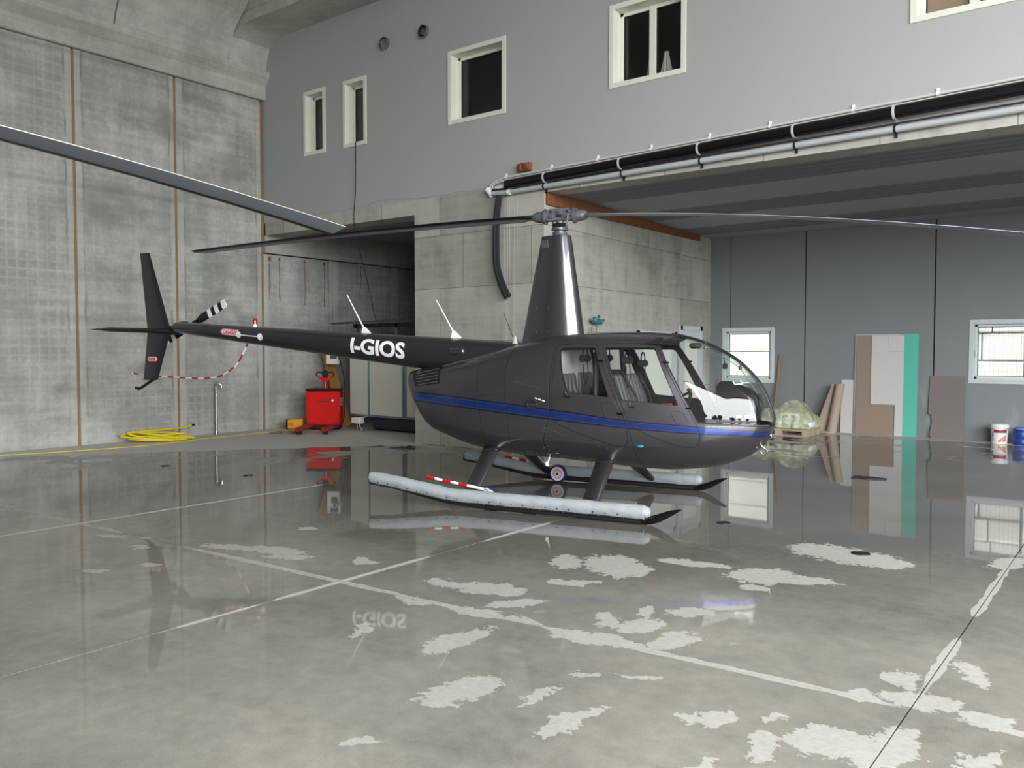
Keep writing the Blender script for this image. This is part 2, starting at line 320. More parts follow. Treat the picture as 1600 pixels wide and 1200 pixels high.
    far = n.smooth(x[1], 6, 14)
    rip = n.math('MULTIPLY', n.noise(2.2, 3, .5), n.math('ADD', .05, n.math('MULTIPLY', far, .25)))
    n.bump(n.math('ADD', rip, n.math('MULTIPLY', dry, .08)), .12, .02)
    return n.m

# ------------------------------------------------------------------ mesh builder
class MB:
    def __init__(s): s.b = bmesh.new(); s.k = 0
    def _mi(s, faces, k):
        for f in faces: f.material_index = k
    def box(s, c, d, rot=None, bev=0, k=None, seg=1):
        r = bmesh.ops.create_cube(s.b, size=1); v = r['verts']
        mt = Matrix.Translation(c) @ (rot.to_4x4() if rot is not None else Matrix.Identity(4)) @ Matrix.Diagonal((*d, 1))
        bmesh.ops.transform(s.b, matrix=mt, verts=v)
        fs = list({f for q in v for f in q.link_faces}); s._mi(fs, s.k if k is None else k)
        if bev:
            r = bmesh.ops.bevel(s.b, geom=list({e for q in v for e in q.link_edges}), offset=min(bev, min(d) * .45), segments=seg, affect='EDGES', profile=.5)
            s._mi(r['faces'], s.k if k is None else k)
        return s
    def bx(s, a, b, bev=0, k=None):
        return s.box(tuple((a[i] + b[i]) / 2 for i in range(3)), tuple(abs(b[i] - a[i]) for i in range(3)), None, bev, k)
    def face(s, pts, k=None):
        f = s.b.faces.new([s.b.verts.new(p) for p in pts]); f.material_index = s.k if k is None else k; return f
    def ring(s, rings, k=None, closed=False, cap=True, ck=None):
        k = s.k if k is None else k
        R = [[s.b.verts.new(p) for p in r] for r in rings]; n = len(R[0])
        for i in range(len(R) - (0 if closed else 1)):
            a, b = R[i], R[(i + 1) % len(R)]
            for j in range(n):
                f = s.b.faces.new((a[j], a[(j + 1) % n], b[(j + 1) % n], b[j])); f.material_index = k
        if cap and not closed:
            for q in (R[0][::-1], R[-1]):
                f = s.b.faces.new(q); f.material_index = k if ck is None else ck
        return R
    def tube(s, pts, r, n=10, k=None, closed=False, cap=True):
        pts = [Vector(p) for p in pts]; rs = r if isinstance(r, (list, tuple)) else [r] * len(pts)
        up = Vector((0, 0, 1)); rings = []; prev = None
        for i, p in enumerate(pts):
            if closed: t = pts[(i + 1) % len(pts)] - pts[i - 1]
            else: t = pts[min(i + 1, len(pts) - 1)] - pts[max(i - 1, 0)]
            t.normalize()
            if prev is None:
                a = t.cross(up)
                if a.length < 1e-3: a = t.cross(Vector((1, 0, 0)))
                a.normalize()
            else:
                a = prev - t * prev.dot(t)
                if a.length < 1e-5: a = t.cross(up)
                a.normalize()
            prev = a; c = t.cross(a)
            rings.append([p + (a * math.cos(2 * PI * j / n) + c * math.sin(2 * PI * j / n)) * rs[i] for j in range(n)])
        s.ring(rings, k, closed, cap); return s
    def cyl(s, a, b, r, r2=None, n=20, k=None, cap=True): return s.tube([a, b], [r, r if r2 is None else r2], n, k, cap=cap)
    def lathe(s, prof, o=(0, 0, 0), ax='z', n=24, k=None, ks=None):
        o = Vector(o); rings = []
        for (r, h) in prof:
            rg = []
            for j in range(n):
                a = 2 * PI * j / n; x, y = max(r, 1e-4) * math.cos(a), max(r, 1e-4) * math.sin(a)
                rg.append(o + Vector({'z': (x, y, h), 'y': (x, h, -y), 'x': (h, x, y)}[ax]))
            rings.append(rg)
        if ks is None: s.ring(rings, k)
        else:
            for i in range(len(rings) - 1): s.ring([rings[i], rings[i + 1]], ks[i], cap=False)
        return s
    def prism(s, poly, ax, a, b, k=None):
        def P(u, v, h): return {'x': (h, u, v), 'y': (u, h, v), 'z': (u, v, h)}[ax]
        s.ring([[P(u, v, a) for u, v in poly], [P(u, v, b) for u, v in poly]], k); return s
    def ball(s, c, r, k=None, n=12, sc=(1, 1, 1)):
        q = bmesh.ops.create_uvsphere(s.b, u_segments=n, v_segments=max(6, n // 2), radius=r)['verts']
        bmesh.ops.transform(s.b, matrix=Matrix.Translation(c) @ Matrix.Diagonal((*sc, 1)), verts=q)
        s._mi({f for v in q for f in v.link_faces}, s.k if k is None else k); return s
    def build(s, name, mat, parent=None, smooth=40, fix=True):
        if fix: bmesh.ops.recalc_face_normals(s.b, faces=s.b.faces)
        me = bpy.data.meshes.new(name); s.b.to_mesh(me); s.b.free()
        return mkobj(name, me, mat, parent, smooth)
def mkobj(name, me, mat, parent=None, smooth=40):
    for m in (mat if isinstance(mat, (list, tuple)) else [mat]): me.materials.append(M[m] if isinstance(m, str) else m)
    if smooth:
        me.shade_smooth(); me.set_sharp_from_angle(angle=math.radians(smooth))
    o = bpy.data.objects.new(name, me); C.objects.link(o)
    if parent is not None: o.parent = parent
    return o
def dup(o, parent, loc=None, rz=None):
    c = o.copy(); C.objects.link(c); c.parent = parent
    if loc is not None: c.location = loc
    if rz is not None: c.rotation_euler = (0, 0, rz)
    return c
def tag(o, label=None, cat=None, group=None, kind=None):
    if label: o['label'] = label
    if cat: o['category'] = cat
    if group: o['group'] = group
    if kind: o['kind'] = kind
    return o
def thing(name, label, cat, loc=(0, 0, 0), rz=0, group=None):
    o = bpy.data.objects.new(name, None); o.empty_display_size = .2; C.objects.link(o); o.location = loc; o.rotation_euler = (0, 0, rz)
    return tag(o, label, cat, group)
def struct(o): o['kind'] = 'structure'; return o
def walls(mb, X0, X1, Z0, Z1, holes, y0, y1):
    """box wall in the XZ plane with rectangular holes, between y0 and y1"""
    xs = sorted({X0, X1, *[min(max(h[i], X0), X1) for h in holes for i in (0, 1)]}); zs = sorted({Z0, Z1, *[min(max(h[i], Z0), Z1) for h in holes for i in (2, 3)]})
    for i in range(len(xs) - 1):
        run = None
        for j in range(len(zs) - 1):
            cx, cz = (xs[i] + xs[i + 1]) / 2, (zs[j] + zs[j + 1]) / 2
            solid = not any(h[0] < cx < h[1] and h[2] < cz < h[3] for h in holes)
            if solid:
                run = [zs[j], zs[j + 1]] if run is None else [run[0], zs[j + 1]]
            if (not solid or j == len(zs) - 2) and run is not None:
                mb.bx((xs[i], y0, run[0]), (xs[i + 1], y1, run[1])); run = None
    return mb

# ------------------------------------------------------------------ the setting
XL, YA, YB = -15.0, 10.9, 17.7
# floor: slabs between saw cut joints over a dark sub base
fl = struct(MB().bx((XL - .3, DY, -.2), (XR, YB + .3, -.03)).build('floor', 'darkgap'))
gx = [XL - .3, -12.0, -8.2, -4.63, -.87, 2.9, 6.6, XR]
for i in range(len(gx) - 1):
    a, b = gx[i] + .004, gx[i + 1] - .004
    for k, (lo, hi) in enumerate( ((lambda x: DY, lambda x: .35 + .004), (lambda x: .35 + .008, lambda x: jy(x) - .004), (lambda x: jy(x) + .004, lambda x: YB + .3))):
        near = [e for e in ELL if a - e[3] * 1.5 < e[0] < b + e[3] * 1.5 and lo(e[0]) - e[3] * 1.5 < e[1] < hi(e[0]) + e[3] * 1.5]
        m = MB(); m.ring([[(a, lo(a), -.03), (b, lo(b), -.03), (b, hi(b), -.03), (a, hi(a), -.03)], [(a, lo(a), 0), (b, lo(b), 0), (b, hi(b), 0), (a, hi(a), 0)]])
        m.build('floor_slab', wetfloor(near), fl, 0)
# left wall: precast panels with rust brown joint filler
wl = struct(MB().bx((XL - .3, DY, 0), (XL - .06, YB, 10.5)).build('wall_left', 'darkgap'))
gy = [-3.0, -2.6, -.7, 1.2, 3.1, 5.05, 7.0, 8.9, 10.85]
for i in range(len(gy) - 1):
    MB().bx((XL - .06, gy[i] + .025, 0), (XL, gy[i + 1] - .025, 6.9), .006).build('wall_panel', 'precast', wl, 0)
    MB().bx((XL - .05, gy[i + 1] - .022, 0), (XL - .012 + random.random() * .004, gy[i + 1] + .022, 6.88)).build('joint_filler', 'rustlight', wl, 0)
g2 = [10.87, 12.75, 14.6, 16.4, YB]
for i in range(len(g2) - 1):
    MB().bx((XL - .06, g2[i] + .012, 0), (XL, g2[i + 1] - .012, 3.72), .006).build('wall_panel', 'precast', wl, 0)
MB().bx((XL - .06, YA, 3.74), (XL + .05, YB, 4.4), .01).build('bay_beam', 'beam', wl, 0)
for y, sz in ((11.03, .07), (11.28, .05), (11.95, .05), (12.5, .06), (13.6, .04)):      # rusty cast-in plates under the bay beam, with their runs
    m = MB(); m.box((XL + .004, y, 3.66 - sz * .4), (.012, sz, sz * 1.3), bev=.004)
    z = 3.58; yy = y
    for q in range(9):
        l = .06 + random.random() * .07; m.box((XL + .0015, yy, z - l / 2), (.003, .012 + .008 * random.random(), l)); z -= l; yy += random.uniform(-.012, .012)
    m.build('rust_plate', 'rust', wl, 0)
# edge beam on top of the left wall
MB().bx((XL - .3, DY, 6.9), (XL + .10, YA + .05, 7.2), .02).build('trim_1', 'beam', None, 0)['kind'] = 'structure'
m = MB(); m.ring([[(XL - .3, y, 7.18), (XL + .10, y, 7.18), (XL + .24, y, 7.34), (XL + .24, y, 7.46), (XL - .3, y, 7.46)] for y in (DY, YA + .02)])
struct(m.build('trim_2', 'beam', None, 0))
# vaulted ceiling shells
ce = struct(MB().bx((XL - .3, DY - .3, 10.4), (XR + .3, YB + .3, 10.6)).build('ceiling', 'vault'))
prof = [(XL + .12, 7.4), (XL + .22, 7.72), (XL + .42, 8.06), (XL + .9, 8.5), (XL + 1.7, 8.95), (XL + 3.0, 9.3), (XL + 5.0, 9.5), (XL + 9, 9.55), (XL + 15, 9.3), (XR, 9.2)]
prof2 = [(XL + .12, 7.4), (XL + .16, 7.7), (XL + .26, 7.93), (XL + .48, 8.06), (XL + .8, 8.10), (XL + 2, 8.10), (XR, 8.10)]
def shell(pr, y0, y1, name):
    m = MB(); top = [(x - .05 if i < 4 else x, z + .2) for i, (x, z) in enumerate(pr)]
    m.ring([[(x, y, z) for x, z in pr] + [(x, y, z) for x, z in top[::-1]] for y in (y0, y1)]); m.build(name, 'vault', ce, 35)
for a, b in ((DY, .2), (.22, 2.68), (2.70, 5.16), (5.18, 7.66), (7.69, 9.98)): shell(prof, a, b, 'ceiling_shell')
shell(prof2, 10.01, 11.0, 'ceiling_shell')
# gable above the last shell, closing the step
struct(MB().bx((XL, 10.0, 8.3), (XR, 10.05, 9.9)).build('trim_3', 'vault', None, 0))
# back wall: plastered upper storey with deep white windows
WIN = [(-13.66, -13.0, 5.56, 6.83), (-12.48, -11.83, 5.55, 6.82), (-9.78, -8.52, 5.55, 6.80), (-6.56, -5.32, 5.56, 6.78), (-2.42, -1.12, 5.55, 6.78)]
wb = struct(walls(MB(), XL - .3, XR, 4.36, 9.9, WIN, YA, YA + .3).build('wall_back', 'plaster', None, 0))
# ragged lower edge of the plaster coat
m = MB(); xs = np.linspace(XL, -7.75, 60); up = [(x, 4.55) for x in xs]; lo = [(x, 4.40 + .035 * math.sin(x * 2.1) + random.uniform(-.02, .02)) for x in xs]
for i in range(len(xs) - 1):
    m.ring([[(lo[i][0], y, lo[i][1]), (lo[i + 1][0], y, lo[i + 1][1]), (up[i + 1][0], y, up[i + 1][1]), (up[i][0], y, up[i][1])] for y in (YA + .01, YA - .008)])
m.build('plaster_edge', 'plaster', wb, 0)
def window(nm, x0, x1, z0, z1, y, n_leaf, lac='whitelac', depth=.24, tw=.075, board=None, gl='winglass', stile=.055):
    m = MB()   # casing: proud trim and reveal linings
    for a, b in (((x0 - .0, y - .018, z0), (x0 + tw, y + .002, z1)), ((x1 - tw, y - .018, z0), (x1, y + .002, z1)), ((x0 + tw, y - .018, z0), (x1 - tw, y + .002, z0 + tw)), ((x0 + tw, y - .018, z1 - tw), (x1 - tw, y + .002, z1))): m.bx(a, b, .003)
    t = tw
    for a, b in (((x0 + t - .03, y, z0 + t - .03), (x0 + t, y + depth, z1 - t + .03)), ((x1 - t, y, z0 + t - .03), (x1 - t + .03, y + depth, z1 - t + .03)), ((x0 + t, y, z0 + t - .03), (x1 - t, y + depth, z0 + t)), ((x0 + t, y, z1 - t), (x1 - t, y + depth, z1 - t + .03))): m.bx(a, b)
    o = struct(m.build(nm, lac, None, 0))
    m = MB(); X0, X1, Z0, Z1 = x0 + t, x1 - t, z0 + t, z1 - t; yy = y + depth - .06; fw = stile
    for a, b in (((X0, yy, Z0), (X0 + fw, yy + .06, Z1)), ((X1 - fw, yy, Z0), (X1, yy + .06, Z1)), ((X0, yy, Z0), (X1, yy + .06, Z0 + fw)), ((X0, yy, Z1 - fw), (X1, yy + .06, Z1))): m.bx(a, b, .006)
    if n_leaf == 2: m.bx(((X0 + X1) / 2 - fw, yy - .01, Z0), ((X0 + X1) / 2 + fw, yy + .06, Z1), .006)
    fr = m.build('window_frame', lac, o, 0)
    mid = (X0 + X1) / 2
    spans = [(X0 + fw, X1 - fw)] if n_leaf == 1 else [(X0 + fw, mid - fw), (mid + fw, X1 - fw)]
    for a, b in spans:
        MB().bx((a, yy + .025, Z0 + fw), (b, yy + .035, Z1 - fw)).build('window_pane', gl, o, 0)
        g = MB()
        for p, q in (((a, yy + .015, Z0 + fw), (a + .012, yy + .045, Z1 - fw)), ((b - .012, yy + .015, Z0 + fw), (b, yy + .045, Z1 - fw)), ((a, yy + .015, Z0 + fw), (b, yy + .045, Z0 + fw + .012)), ((a, yy + .015, Z1 - fw - .012), (b, yy + .045, Z1 - fw))): g.bx(p, q)
        g.build('glazing_gasket', 'black', o, 0)
        if board: MB().bx((a, yy + .04, Z0 + fw), (b, yy + .055, Z1 - fw)).build('inner_board', board, o, 0)
    return o
for i, hh in enumerate(WIN):
    window('window_%d' % (i + 1), *hh, YA, (1, 1, 1, 2, 2)[i], board='pinkboard' if i == 4 else None)
# white cloth left hanging inside the double window
for sx, wd in ((-6.06, .09), (-5.80, .13)):
    m = MB(); rings = []
    for k in range(8):
        t = k / 7; wv = wd * (.25 + .75 * t ** 1.3)
        rings.append([(sx + wv * math.cos(2 * PI * j / 16) * (1 + .12 * math.sin(j * 5)), YA + .36 + .04 * math.sin(2 * PI * j / 16) * (1 + .3 * math.sin(j * 3)), 6.05 - .42 * t) for j in range(16)])
    m.ring(rings); m.build('hanging_cloth', 'curtain', bpy.data.objects['window_4'])
# upper room behind those windows (dark) and roof over the bays
struct(MB().bx((XL - .3, YB, 4.4), (XR, YB + .3, 10.4)).build('wall_upper_rear', 'plaster', None, 0))
struct(MB().bx((XR, RY1, 0), (XR + .3, YB + .3, 10.4)).bx((XR, DY - .3, DZ), (XR + .3, RY1, 10.4)).build('wall_right', 'precast', None, 0))
# raw concrete: lintel band, block between the bays
struct(MB().bx((XL, YA, 4.10), (-10.6, YA + .45, 4.36)).build('trim_4', 'formwork', None, 0))
struct(MB().bx((-7.75, YA, 4.18), (XR, YA + .4, 4.36)).build('trim_5', 'formwork', None, 0))
m = MB(); m.ring([[(-10.6, YA, z), (-7.75, YA, z), (-8.0, YB, z), (-10.6, YB, z)] for z in (0, 4.36)])
wm = struct(m.build('wall_middle', 'formwork', None, 0))
MB().bx((-7.757, YA - .004, .0), (-7.735, YA + .014, 4.17)).build('corner_bead', 'conduit', wm, 0)
# bay (left): ceiling and rear wall
struct(MB().bx((XL, YA + .45, 4.30), (-10.6, YB, 4.42)).build('ceiling_left_bay', 'soffit', None, 0))
struct(MB().bx((XL, YB, 0), (-8.0, YB + .3, 4.4)).build('wall_rear_left_bay', 'soffit', None, 0))
# recess (right): ribbed plank ceiling, panel rear wall with two windows
cr = struct(MB().bx((-8.1, YA + .3, 4.28), (XR, YB + .3, 4.42)).build('ceiling_right_bay', 'soffit', None, 0))
y = YA + .4
while y < YB:
    for k in range(4): MB().bx((-8.0, y + .02 + k * .25, 4.17), (XR, y + .22 + k * .25, 4.30), .012).build('ceiling_rib', 'soffitd', cr, 0)
    y += 1.02
    MB().bx((-8.0, y, 4.18), (XR, min(y + 1.3, YB), 4.30), .01).build('ceiling_plank', 'soffit', cr, 0)
    y += 1.32
m = MB(); m.bx((-7.78, YA + .02, 3.99), (-7.70, 12.9, 4.17)); struct(m.build('trim_6', 'rust', None, 0))
m = MB(); m.ring([[(x0, 12.9, a), (x0 + .08, 12.9, a), (x1 + .08, 17.0, a2), (x1, 17.0, a2)] for x0, x1, a, a2 in ((-7.83, -8.0, 4.0, 4.06), (-7.83, -8.0, 4.17, 4.17))]); struct(m.build('trim_7', 'rust', None, 0))
RW = [(-7.70, -6.51, .98, 2.18), (-2.80, -1.35, 1.06, 2.25)]
wr = struct(walls(MB(), -8.1, XR, 0, 4.3, RW, YB + .06, YB + .30).build('wall_rear', 'darkgap', None, 0))
px = [-8.05, -7.52, -5.87, -3.40, -.94, 1.5, 4.0, 6.5, XR]
for i in range(len(px) - 1):
    gp = .004 if i == 0 else .014
    walls(MB(), px[i] + gp * (i > 0), px[i + 1] - (.004 if i == 0 else .014), 0, 4.25, [h for h in RW if h[0] < px[i + 1] and h[1] > px[i]], YB, YB + .06).build('wall_panel', 'darkpanel', wr, 0)
for i, hh in enumerate(RW):
    o = window('window_%d' % (i + 6), *hh, YB, 1, 'greylac', depth=.10, tw=.085, gl='glass', stile=.05)
    if i: MB().box((hh[0] + .11, YB - .01, 1.62), (.025, .03, .13), bev=.008).build('window_handle', 'greylac', o)
# white doors on the side of the middle block, behind the cabin
def sidex(y): return -7.75 - .25 * (y - YA) / (YB - YA)
for k, (a, b, h) in enumerate(((14.1, 15.75, 2.06), (16.05, 17.1, 2.2))):
    xx = sidex((a + b) / 2) + .03
    m = MB(); m.bx((xx - .02, a, 0), (xx + .03, a + .09, h)); m.bx((xx - .02, b - .09, 0), (xx + .03, b, h)); m.bx((xx - .02, a, h - .09), (xx + .03, b, h))
    d = struct(m.build('door_%d' % (k + 1), 'greylac', None, 0))
    MB().bx((xx - .015, a + .09, .01), (xx + .012, b - .09, h - .09), .004).build('door_leaf', 'greylac', d, 0)
    MB().bx((xx + .012, a + .22, .25), (xx + .02, b - .22, h - .28), .006).build('door_panel', 'whitelac', d, 0)
    MB().cyl((xx + .012, a + .15, 1.03), (xx + .07, a + .15, 1.03), .012).box((xx + .07, a + .2, 1.03), (.02, .12, .02), bev=.005).build('door_handle', 'steel', d)
# front wall beside and above the open hangar door, behind the camera
struct(MB().bx((XL - .3, DY - .3, 0), (DX0, DY, 10.4)).bx((DX0, DY - .3, DZ), (XR, DY, 10.4)).build('wall_front', 'precast', None, 0))
# outdoors
struct(MB().bx((-120, -140, -.6), (120, 80, -.21)).bx((DX0, DY - 60, -.21), (40, DY, -.02)).bx((XR, DY, -.21), (60, 40, -.02)).build('yard_ground', 'asphalt', None, 0))
cl = tag(thing('cladding_wall', 'cream horizontal cladding wall outside the left rear window', 'wall', (0, 0, 0)))
MB().bx((-14, 20.78, -.2), (-4.5, 20.9, 4.3)).build('cladding_backing', 'claddingcream', cl, 0)
for z in range(7): MB().bx((-13, 20.6, -.2 + z * .62), (-4.6, 20.75, .405 + z * .62), .012).build('cladding_plank', 'claddingcream', cl, 0)
st = thing('stone_retaining_wall', 'pale limestone block wall outside the right rear window', 'wall')
z = .95; r = 0
MB().bx((-4.5, 21.3, -.2), (4, 21.9, 4.2)).build('mortar_core', 'limestone', st, 0)
while z < 4.0:
    hh = .5 + .12 * (r % 2); x = -4.4 - .4 * (r % 2)
    while x < 3.5:
        ww = random.choice((.75, .95, 1.2))
        if x + ww > -4.5: MB().box((x + ww / 2, 21.4 + random.uniform(-.02, .02), z + hh / 2), (ww - .02, .5, hh - .02), bev=.03).build('stone', 'limestone', st, 0)
        x += ww
    z += hh; r += 1
m = MB(); n = 40
for i in range(n):
    for j in range(4):
        def G(i, j): return (-4.6 + i * 8.4 / n, 20.0 + j * .4, -.2 + (1.15 * min(1, j / 2.2)) + .05 * math.sin(i * 7.3 + j * 3))
        m.face([G(i, j), G(i + 1, j), G(i + 1, j + 1), G(i, j + 1)])
struct(m.build('gravel_bank', 'gravel'))
fe = thing('mesh_fence', 'grey welded wire mesh fence outside the right rear window', 'fence')
m = MB()
for i in range(86): m.cyl((-4.4 + i * .08, 19.6, 0), (-4.4 + i * .08, 19.6, 2.4), .0022, n=4)
for j in range(17): m.cyl((-4.4, 19.6, .05 + j * .15), (2.4, 19.6, .05 + j * .15), .0022, n=4)
tag(m.build('wire_mesh', 'zinc', fe, 0), kind='stuff')
for x in (-4.4, -2.1, .2, 2.4): MB().cyl((x, 19.63, -.2), (x, 19.63, 2.45), .03, n=10).build('post', 'zinc', fe)
# trees across the yard, seen only as reflections in the canopy
for k, (x, y, h) in enumerate(((16, -44, 4), (24, -48, 5), (31, -40, 3.5), (39, -42, 5), (44, -30, 4), (52, -24, 5), (55, -12, 4))):
    t = thing('tree', 'dark tree across the yard reflected in the canopy', 'tree', (x, y, -.2), group='trees across the yard')
    MB().cyl((0, 0, 0), (0, 0, h * .5), .2, .12, 8).build('trunk', 'bark', t)
    m = MB()
    for q in range(9): m.ball((random.uniform(-2, 2), random.uniform(-1.5, 1.5), h * (.35 + .5 * random.random())), random.uniform(1.0, 1.9), n=10)
    m.build('crown', 'leaf', t)

# ------------------------------------------------------------------ helicopter (x forward, y left, z up, origin below the mast)
HX, HY, PSI = -5.384, 7.879, .21211
H = thing('helicopter', 'charcoal metallic helicopter with blue side band and white tail lettering on wet floor', 'helicopter', (HX, HY, 0), PSI)
ST = [(2.372,.925,.955,.94,.015,2,2),(2.345,.83,1.07,.94,.14,2,2),(2.30,.745,1.19,.94,.225,2,2),(2.23,.665,1.32,.94,.305,2,2.05),(2.12,.58,1.455,.94,.385,2,2.1),(1.99,.52,1.575,.94,.45,2.05,2.2),(1.82,.465,1.68,.94,.51,2.1,2.3),(1.65,.435,1.76,.94,.548,2.2,2.4),(1.48,.415,1.812,.945,.578,2.35,2.5),(1.31,.405,1.848,.95,.602,2.5,2.6),(1.05,.41,1.867,.95,.627,2.7,2.7),(.69,.43,1.872,.95,.642,2.9,2.8),(.31,.45,1.861,.95,.645,3.0,2.8),(0,.465,1.835,.95,.64,3.0,2.8),(-.5,.49,1.73,.95,.61,2.9,2.8),(-1.0,.555,1.61,.97,.535,2.8,2.8),(-1.3,.64,1.545,1.0,.47,2.7,2.7),(-1.56,.725,1.49,1.04,.405,2.6,2.5),(-1.67,.84,1.47,1.1,.375,2.6,2.4),(-1.76,.985,1.455,1.17,.34,2.6,2.3),(-1.84,1.15,1.44,1.26,.295,2.6,2.2),(-1.88,1.28,1.43,1.34,.24,2.5,2.2),(-1.90,1.39,1.42,1.405,.12,2.2,2)]
def pchip(xs, ys):
    xs, ys = np.array(xs), np.array(ys); h = np.diff(xs); d = np.diff(ys) / h; m = np.zeros(len(xs))
    for i in range(1, len(xs) - 1):
        if d[i - 1] * d[i] > 0:
            w1, w2 = 2 * h[i] + h[i - 1], h[i] + 2 * h[i - 1]; m[i] = (w1 + w2) / (w1 / d[i - 1] + w2 / d[i])
    m[0], m[-1] = d[0], d[-1]
    def f(x):
        i = min(max(int(np.searchsorted(xs, x)) - 1, 0), len(xs) - 2); t = min(max((x - xs[i]) / h[i], 0), 1)
        return (2*t**3-3*t*t+1)*ys[i]+(t**3-2*t*t+t)*h[i]*m[i]+(-2*t**3+3*t*t)*ys[i+1]+(t**3-t*t)*h[i]*m[i+1]
    return f
_s = sorted(ST); FN = [pchip([q[0] for q in _s], [q[k] for q in _s]) for k in range(1, 7)]
def sec(x): return [f(x) for f in FN]
def half_width(x, z):
    zb, zt, zm, ww, nu, nl = sec(x)
    t, n = ((z - zm) / (zt - zm), nu) if z > zm else ((zm - z) / (zm - zb), nl)
    return 0 if t >= 1 else ww * (1 - t ** n) ** (1 / n)
def surf(x, z, side=-1, off=0.0):
    e = .004; y = half_width(x, z)
    nx = -(half_width(x + e, z) - half_width(x - e, z)) / (2 * e); nz = -(half_width(x, z + e) - half_width(x, z - e)) / (2 * e)
    n = Vector((nx, side, nz)).normalized()
    return Vector((x, side * y, z)) + n * off
def section_ring(x, n=48):
    zb, zt, zm, ww, nu, nl = sec(x); pts = []
    for th in np.linspace(-PI / 2, PI / 2, 400):
        c, s = max(math.cos(th), 0), math.sin(th); nn = nu if s > 0 else nl; hh = (zt - zm) if s > 0 else (zm - zb)
        pts.append((ww * c ** (2 / nn), zm + hh * math.copysign(abs(s) ** (2 / nn), s)))
    p = np.array(pts); l = np.concatenate([[0], np.cumsum(np.hypot(*np.diff(p, axis=0).T))]); t = np.linspace(0, l[-1], n + 1)
    return np.column_stack([np.interp(t, l, p[:, 0]), np.interp(t, l, p[:, 1])])
xs = list(-1.9 + .4 * (1 - np.cos(np.linspace(0, PI / 2, 14)))) + list(np.linspace(-1.5, 1.9, 66))[1:] + list(1.9 + .472 * np.sin(np.linspace(0, PI / 2, 20)))[1:]
def body_bm():
    b = bmesh.new(); rows = []; n = 48
    for x in xs:
        r = section_ring(x, n)
        row = [b.verts.new((x, -r[i][0] if 0 < i < n else 0, r[i][1])) for i in range(n + 1)] + [b.verts.new((x, r[i][0], r[i][1])) for i in range(n - 1, 0, -1)]
        rows.append(row)
    k = 2 * n
    for a, c in zip(rows, rows[1:]):
        for j in range(k): b.faces.new((a[j], a[(j + 1) % k], c[(j + 1) % k], c[j]))
    b.faces.new(rows[0][::-1]); b.faces.new(rows[-1])
    bmesh.ops.recalc_face_normals(b, faces=b.faces); return b
def inset(poly, d):
    a = sum(p[0] * q[1] - q[0] * p[1] for p, q in zip(poly, poly[1:] + poly[:1])); sg = 1 if a > 0 else -1; out = []; n = len(poly)
    for i in range(n):
        p0, p1, p2 = (Vector(poly[(i + k) % n]) for k in (-1, 0, 1))
        e1, e2 = (p1 - p0).normalized(), (p2 - p1).normalized()
        n1, n2 = Vector((-e1.y, e1.x)) * sg, Vector((-e2.y, e2.x)) * sg
        k = max(.35, 1 + n1.dot(n2)); q = p1 + (n1 + n2) * (d / k); out.append((q.x, q.y))
    return out
def inside(p, poly):
    c = False; x, y = p; n = len(poly)
    for i in range(n):
        (x1, y1), (x2, y2) = poly[i], poly[(i + 1) % n]
        if (y1 > y) != (y2 > y) and x < (x2 - x1) * (y - y1) / (y2 - y1) + x1: c = not c
    return c
def rounded(poly, r, n=4):
    out = []; m = len(poly)
    for i in range(m):
        p0, p1, p2 = (Vector(poly[(i + k) % m]) for k in (-1, 0, 1)); a, c = p0 - p1, p2 - p1
        d = min(r, a.length * .45, c.length * .45); A, B = p1 + a.normalized() * d, p1 + c.normalized() * d
        for k in range(n + 1):
            t = k / n; q = A * (1 - t) ** 2 + p1 * 2 * t * (1 - t) + B * t * t; out.append((q.x, q.y))
    return out
AFT_DOOR = rounded([(.165,1.735),(.617,1.744),(.985,.94),(1.006,.80),(1.003,.72),(.96,.678),(.844,.686),(.448,.806),(.20,.90),(.17,1.04),(.165,1.31),(.178,1.585)], .05)
FWD_DOOR = rounded([(.665,1.744),(1.238,1.744),(1.69,.935),(1.728,.83),(1.725,.745),(1.657,.688),(1.51,.70),(1.263,.79),(1.03,.89),(.985,1.0)], .06)
AFT_WIN = rounded([(.205,1.70),(.613,1.705),(.808,1.182),(.335,1.232),(.275,1.40)], .035)
FWD_WIN = rounded([(.708,1.705),(1.235,1.705),(1.52,1.112),(.935,1.158)], .035)
SHIELD = [(1.243,1.762),(1.70,.944),(1.9,.934),(2.06,.924),(2.2,.91),(2.5,.89),(2.5,1.5),(2.0,2.0),(1.405,2.0),(1.395,1.815),(1.36,1.80)]
GRILLE = [(-1.80,1.40),(-1.74,1.435),(-1.40,1.49),(-1.32,1.285),(-1.70,1.245)]
SEAM1 = [(.125,2.0),(.125,1.80),(.15,1.585),(.14,1.314),(.145,1.04),(.10,.85),(.06,.692),(.05,.3)]
SEAM2 = [(-.38,2.0),(-.40,1.65),(-.42,1.44),(-.41,1.23),(-.36,.9),(-.33,.3)]
SEAM3 = [(-.80,2.0),(-.79,1.36),(-.75,1.19),(-.705,.81),(-.69,.3)]
FRONTSEAM = [(1.012,.90),(1.05,.72),(1.10,.53),(1.11,.3)]
def band(line, wd): return [(x - wd, z) for x, z in line] + [(x + wd, z) for x, z in line[::-1]]
def aft_of(line): return [(-3, 3), (line[0][0], 3)] + line + [(line[-1][0], 0), (-3, 0)]
HATCH_F = rounded([(1.43,1.062),(1.555,1.055),(1.628,.93),(1.49,.93)], .03)
HATCH_A = rounded([(.709,1.138),(.853,1.135),(.935,.967),(.77,.967)], .03)
NOSE = FRONTSEAM + [(2.6, .3), (2.6, 1.02), (.97, 1.02)]
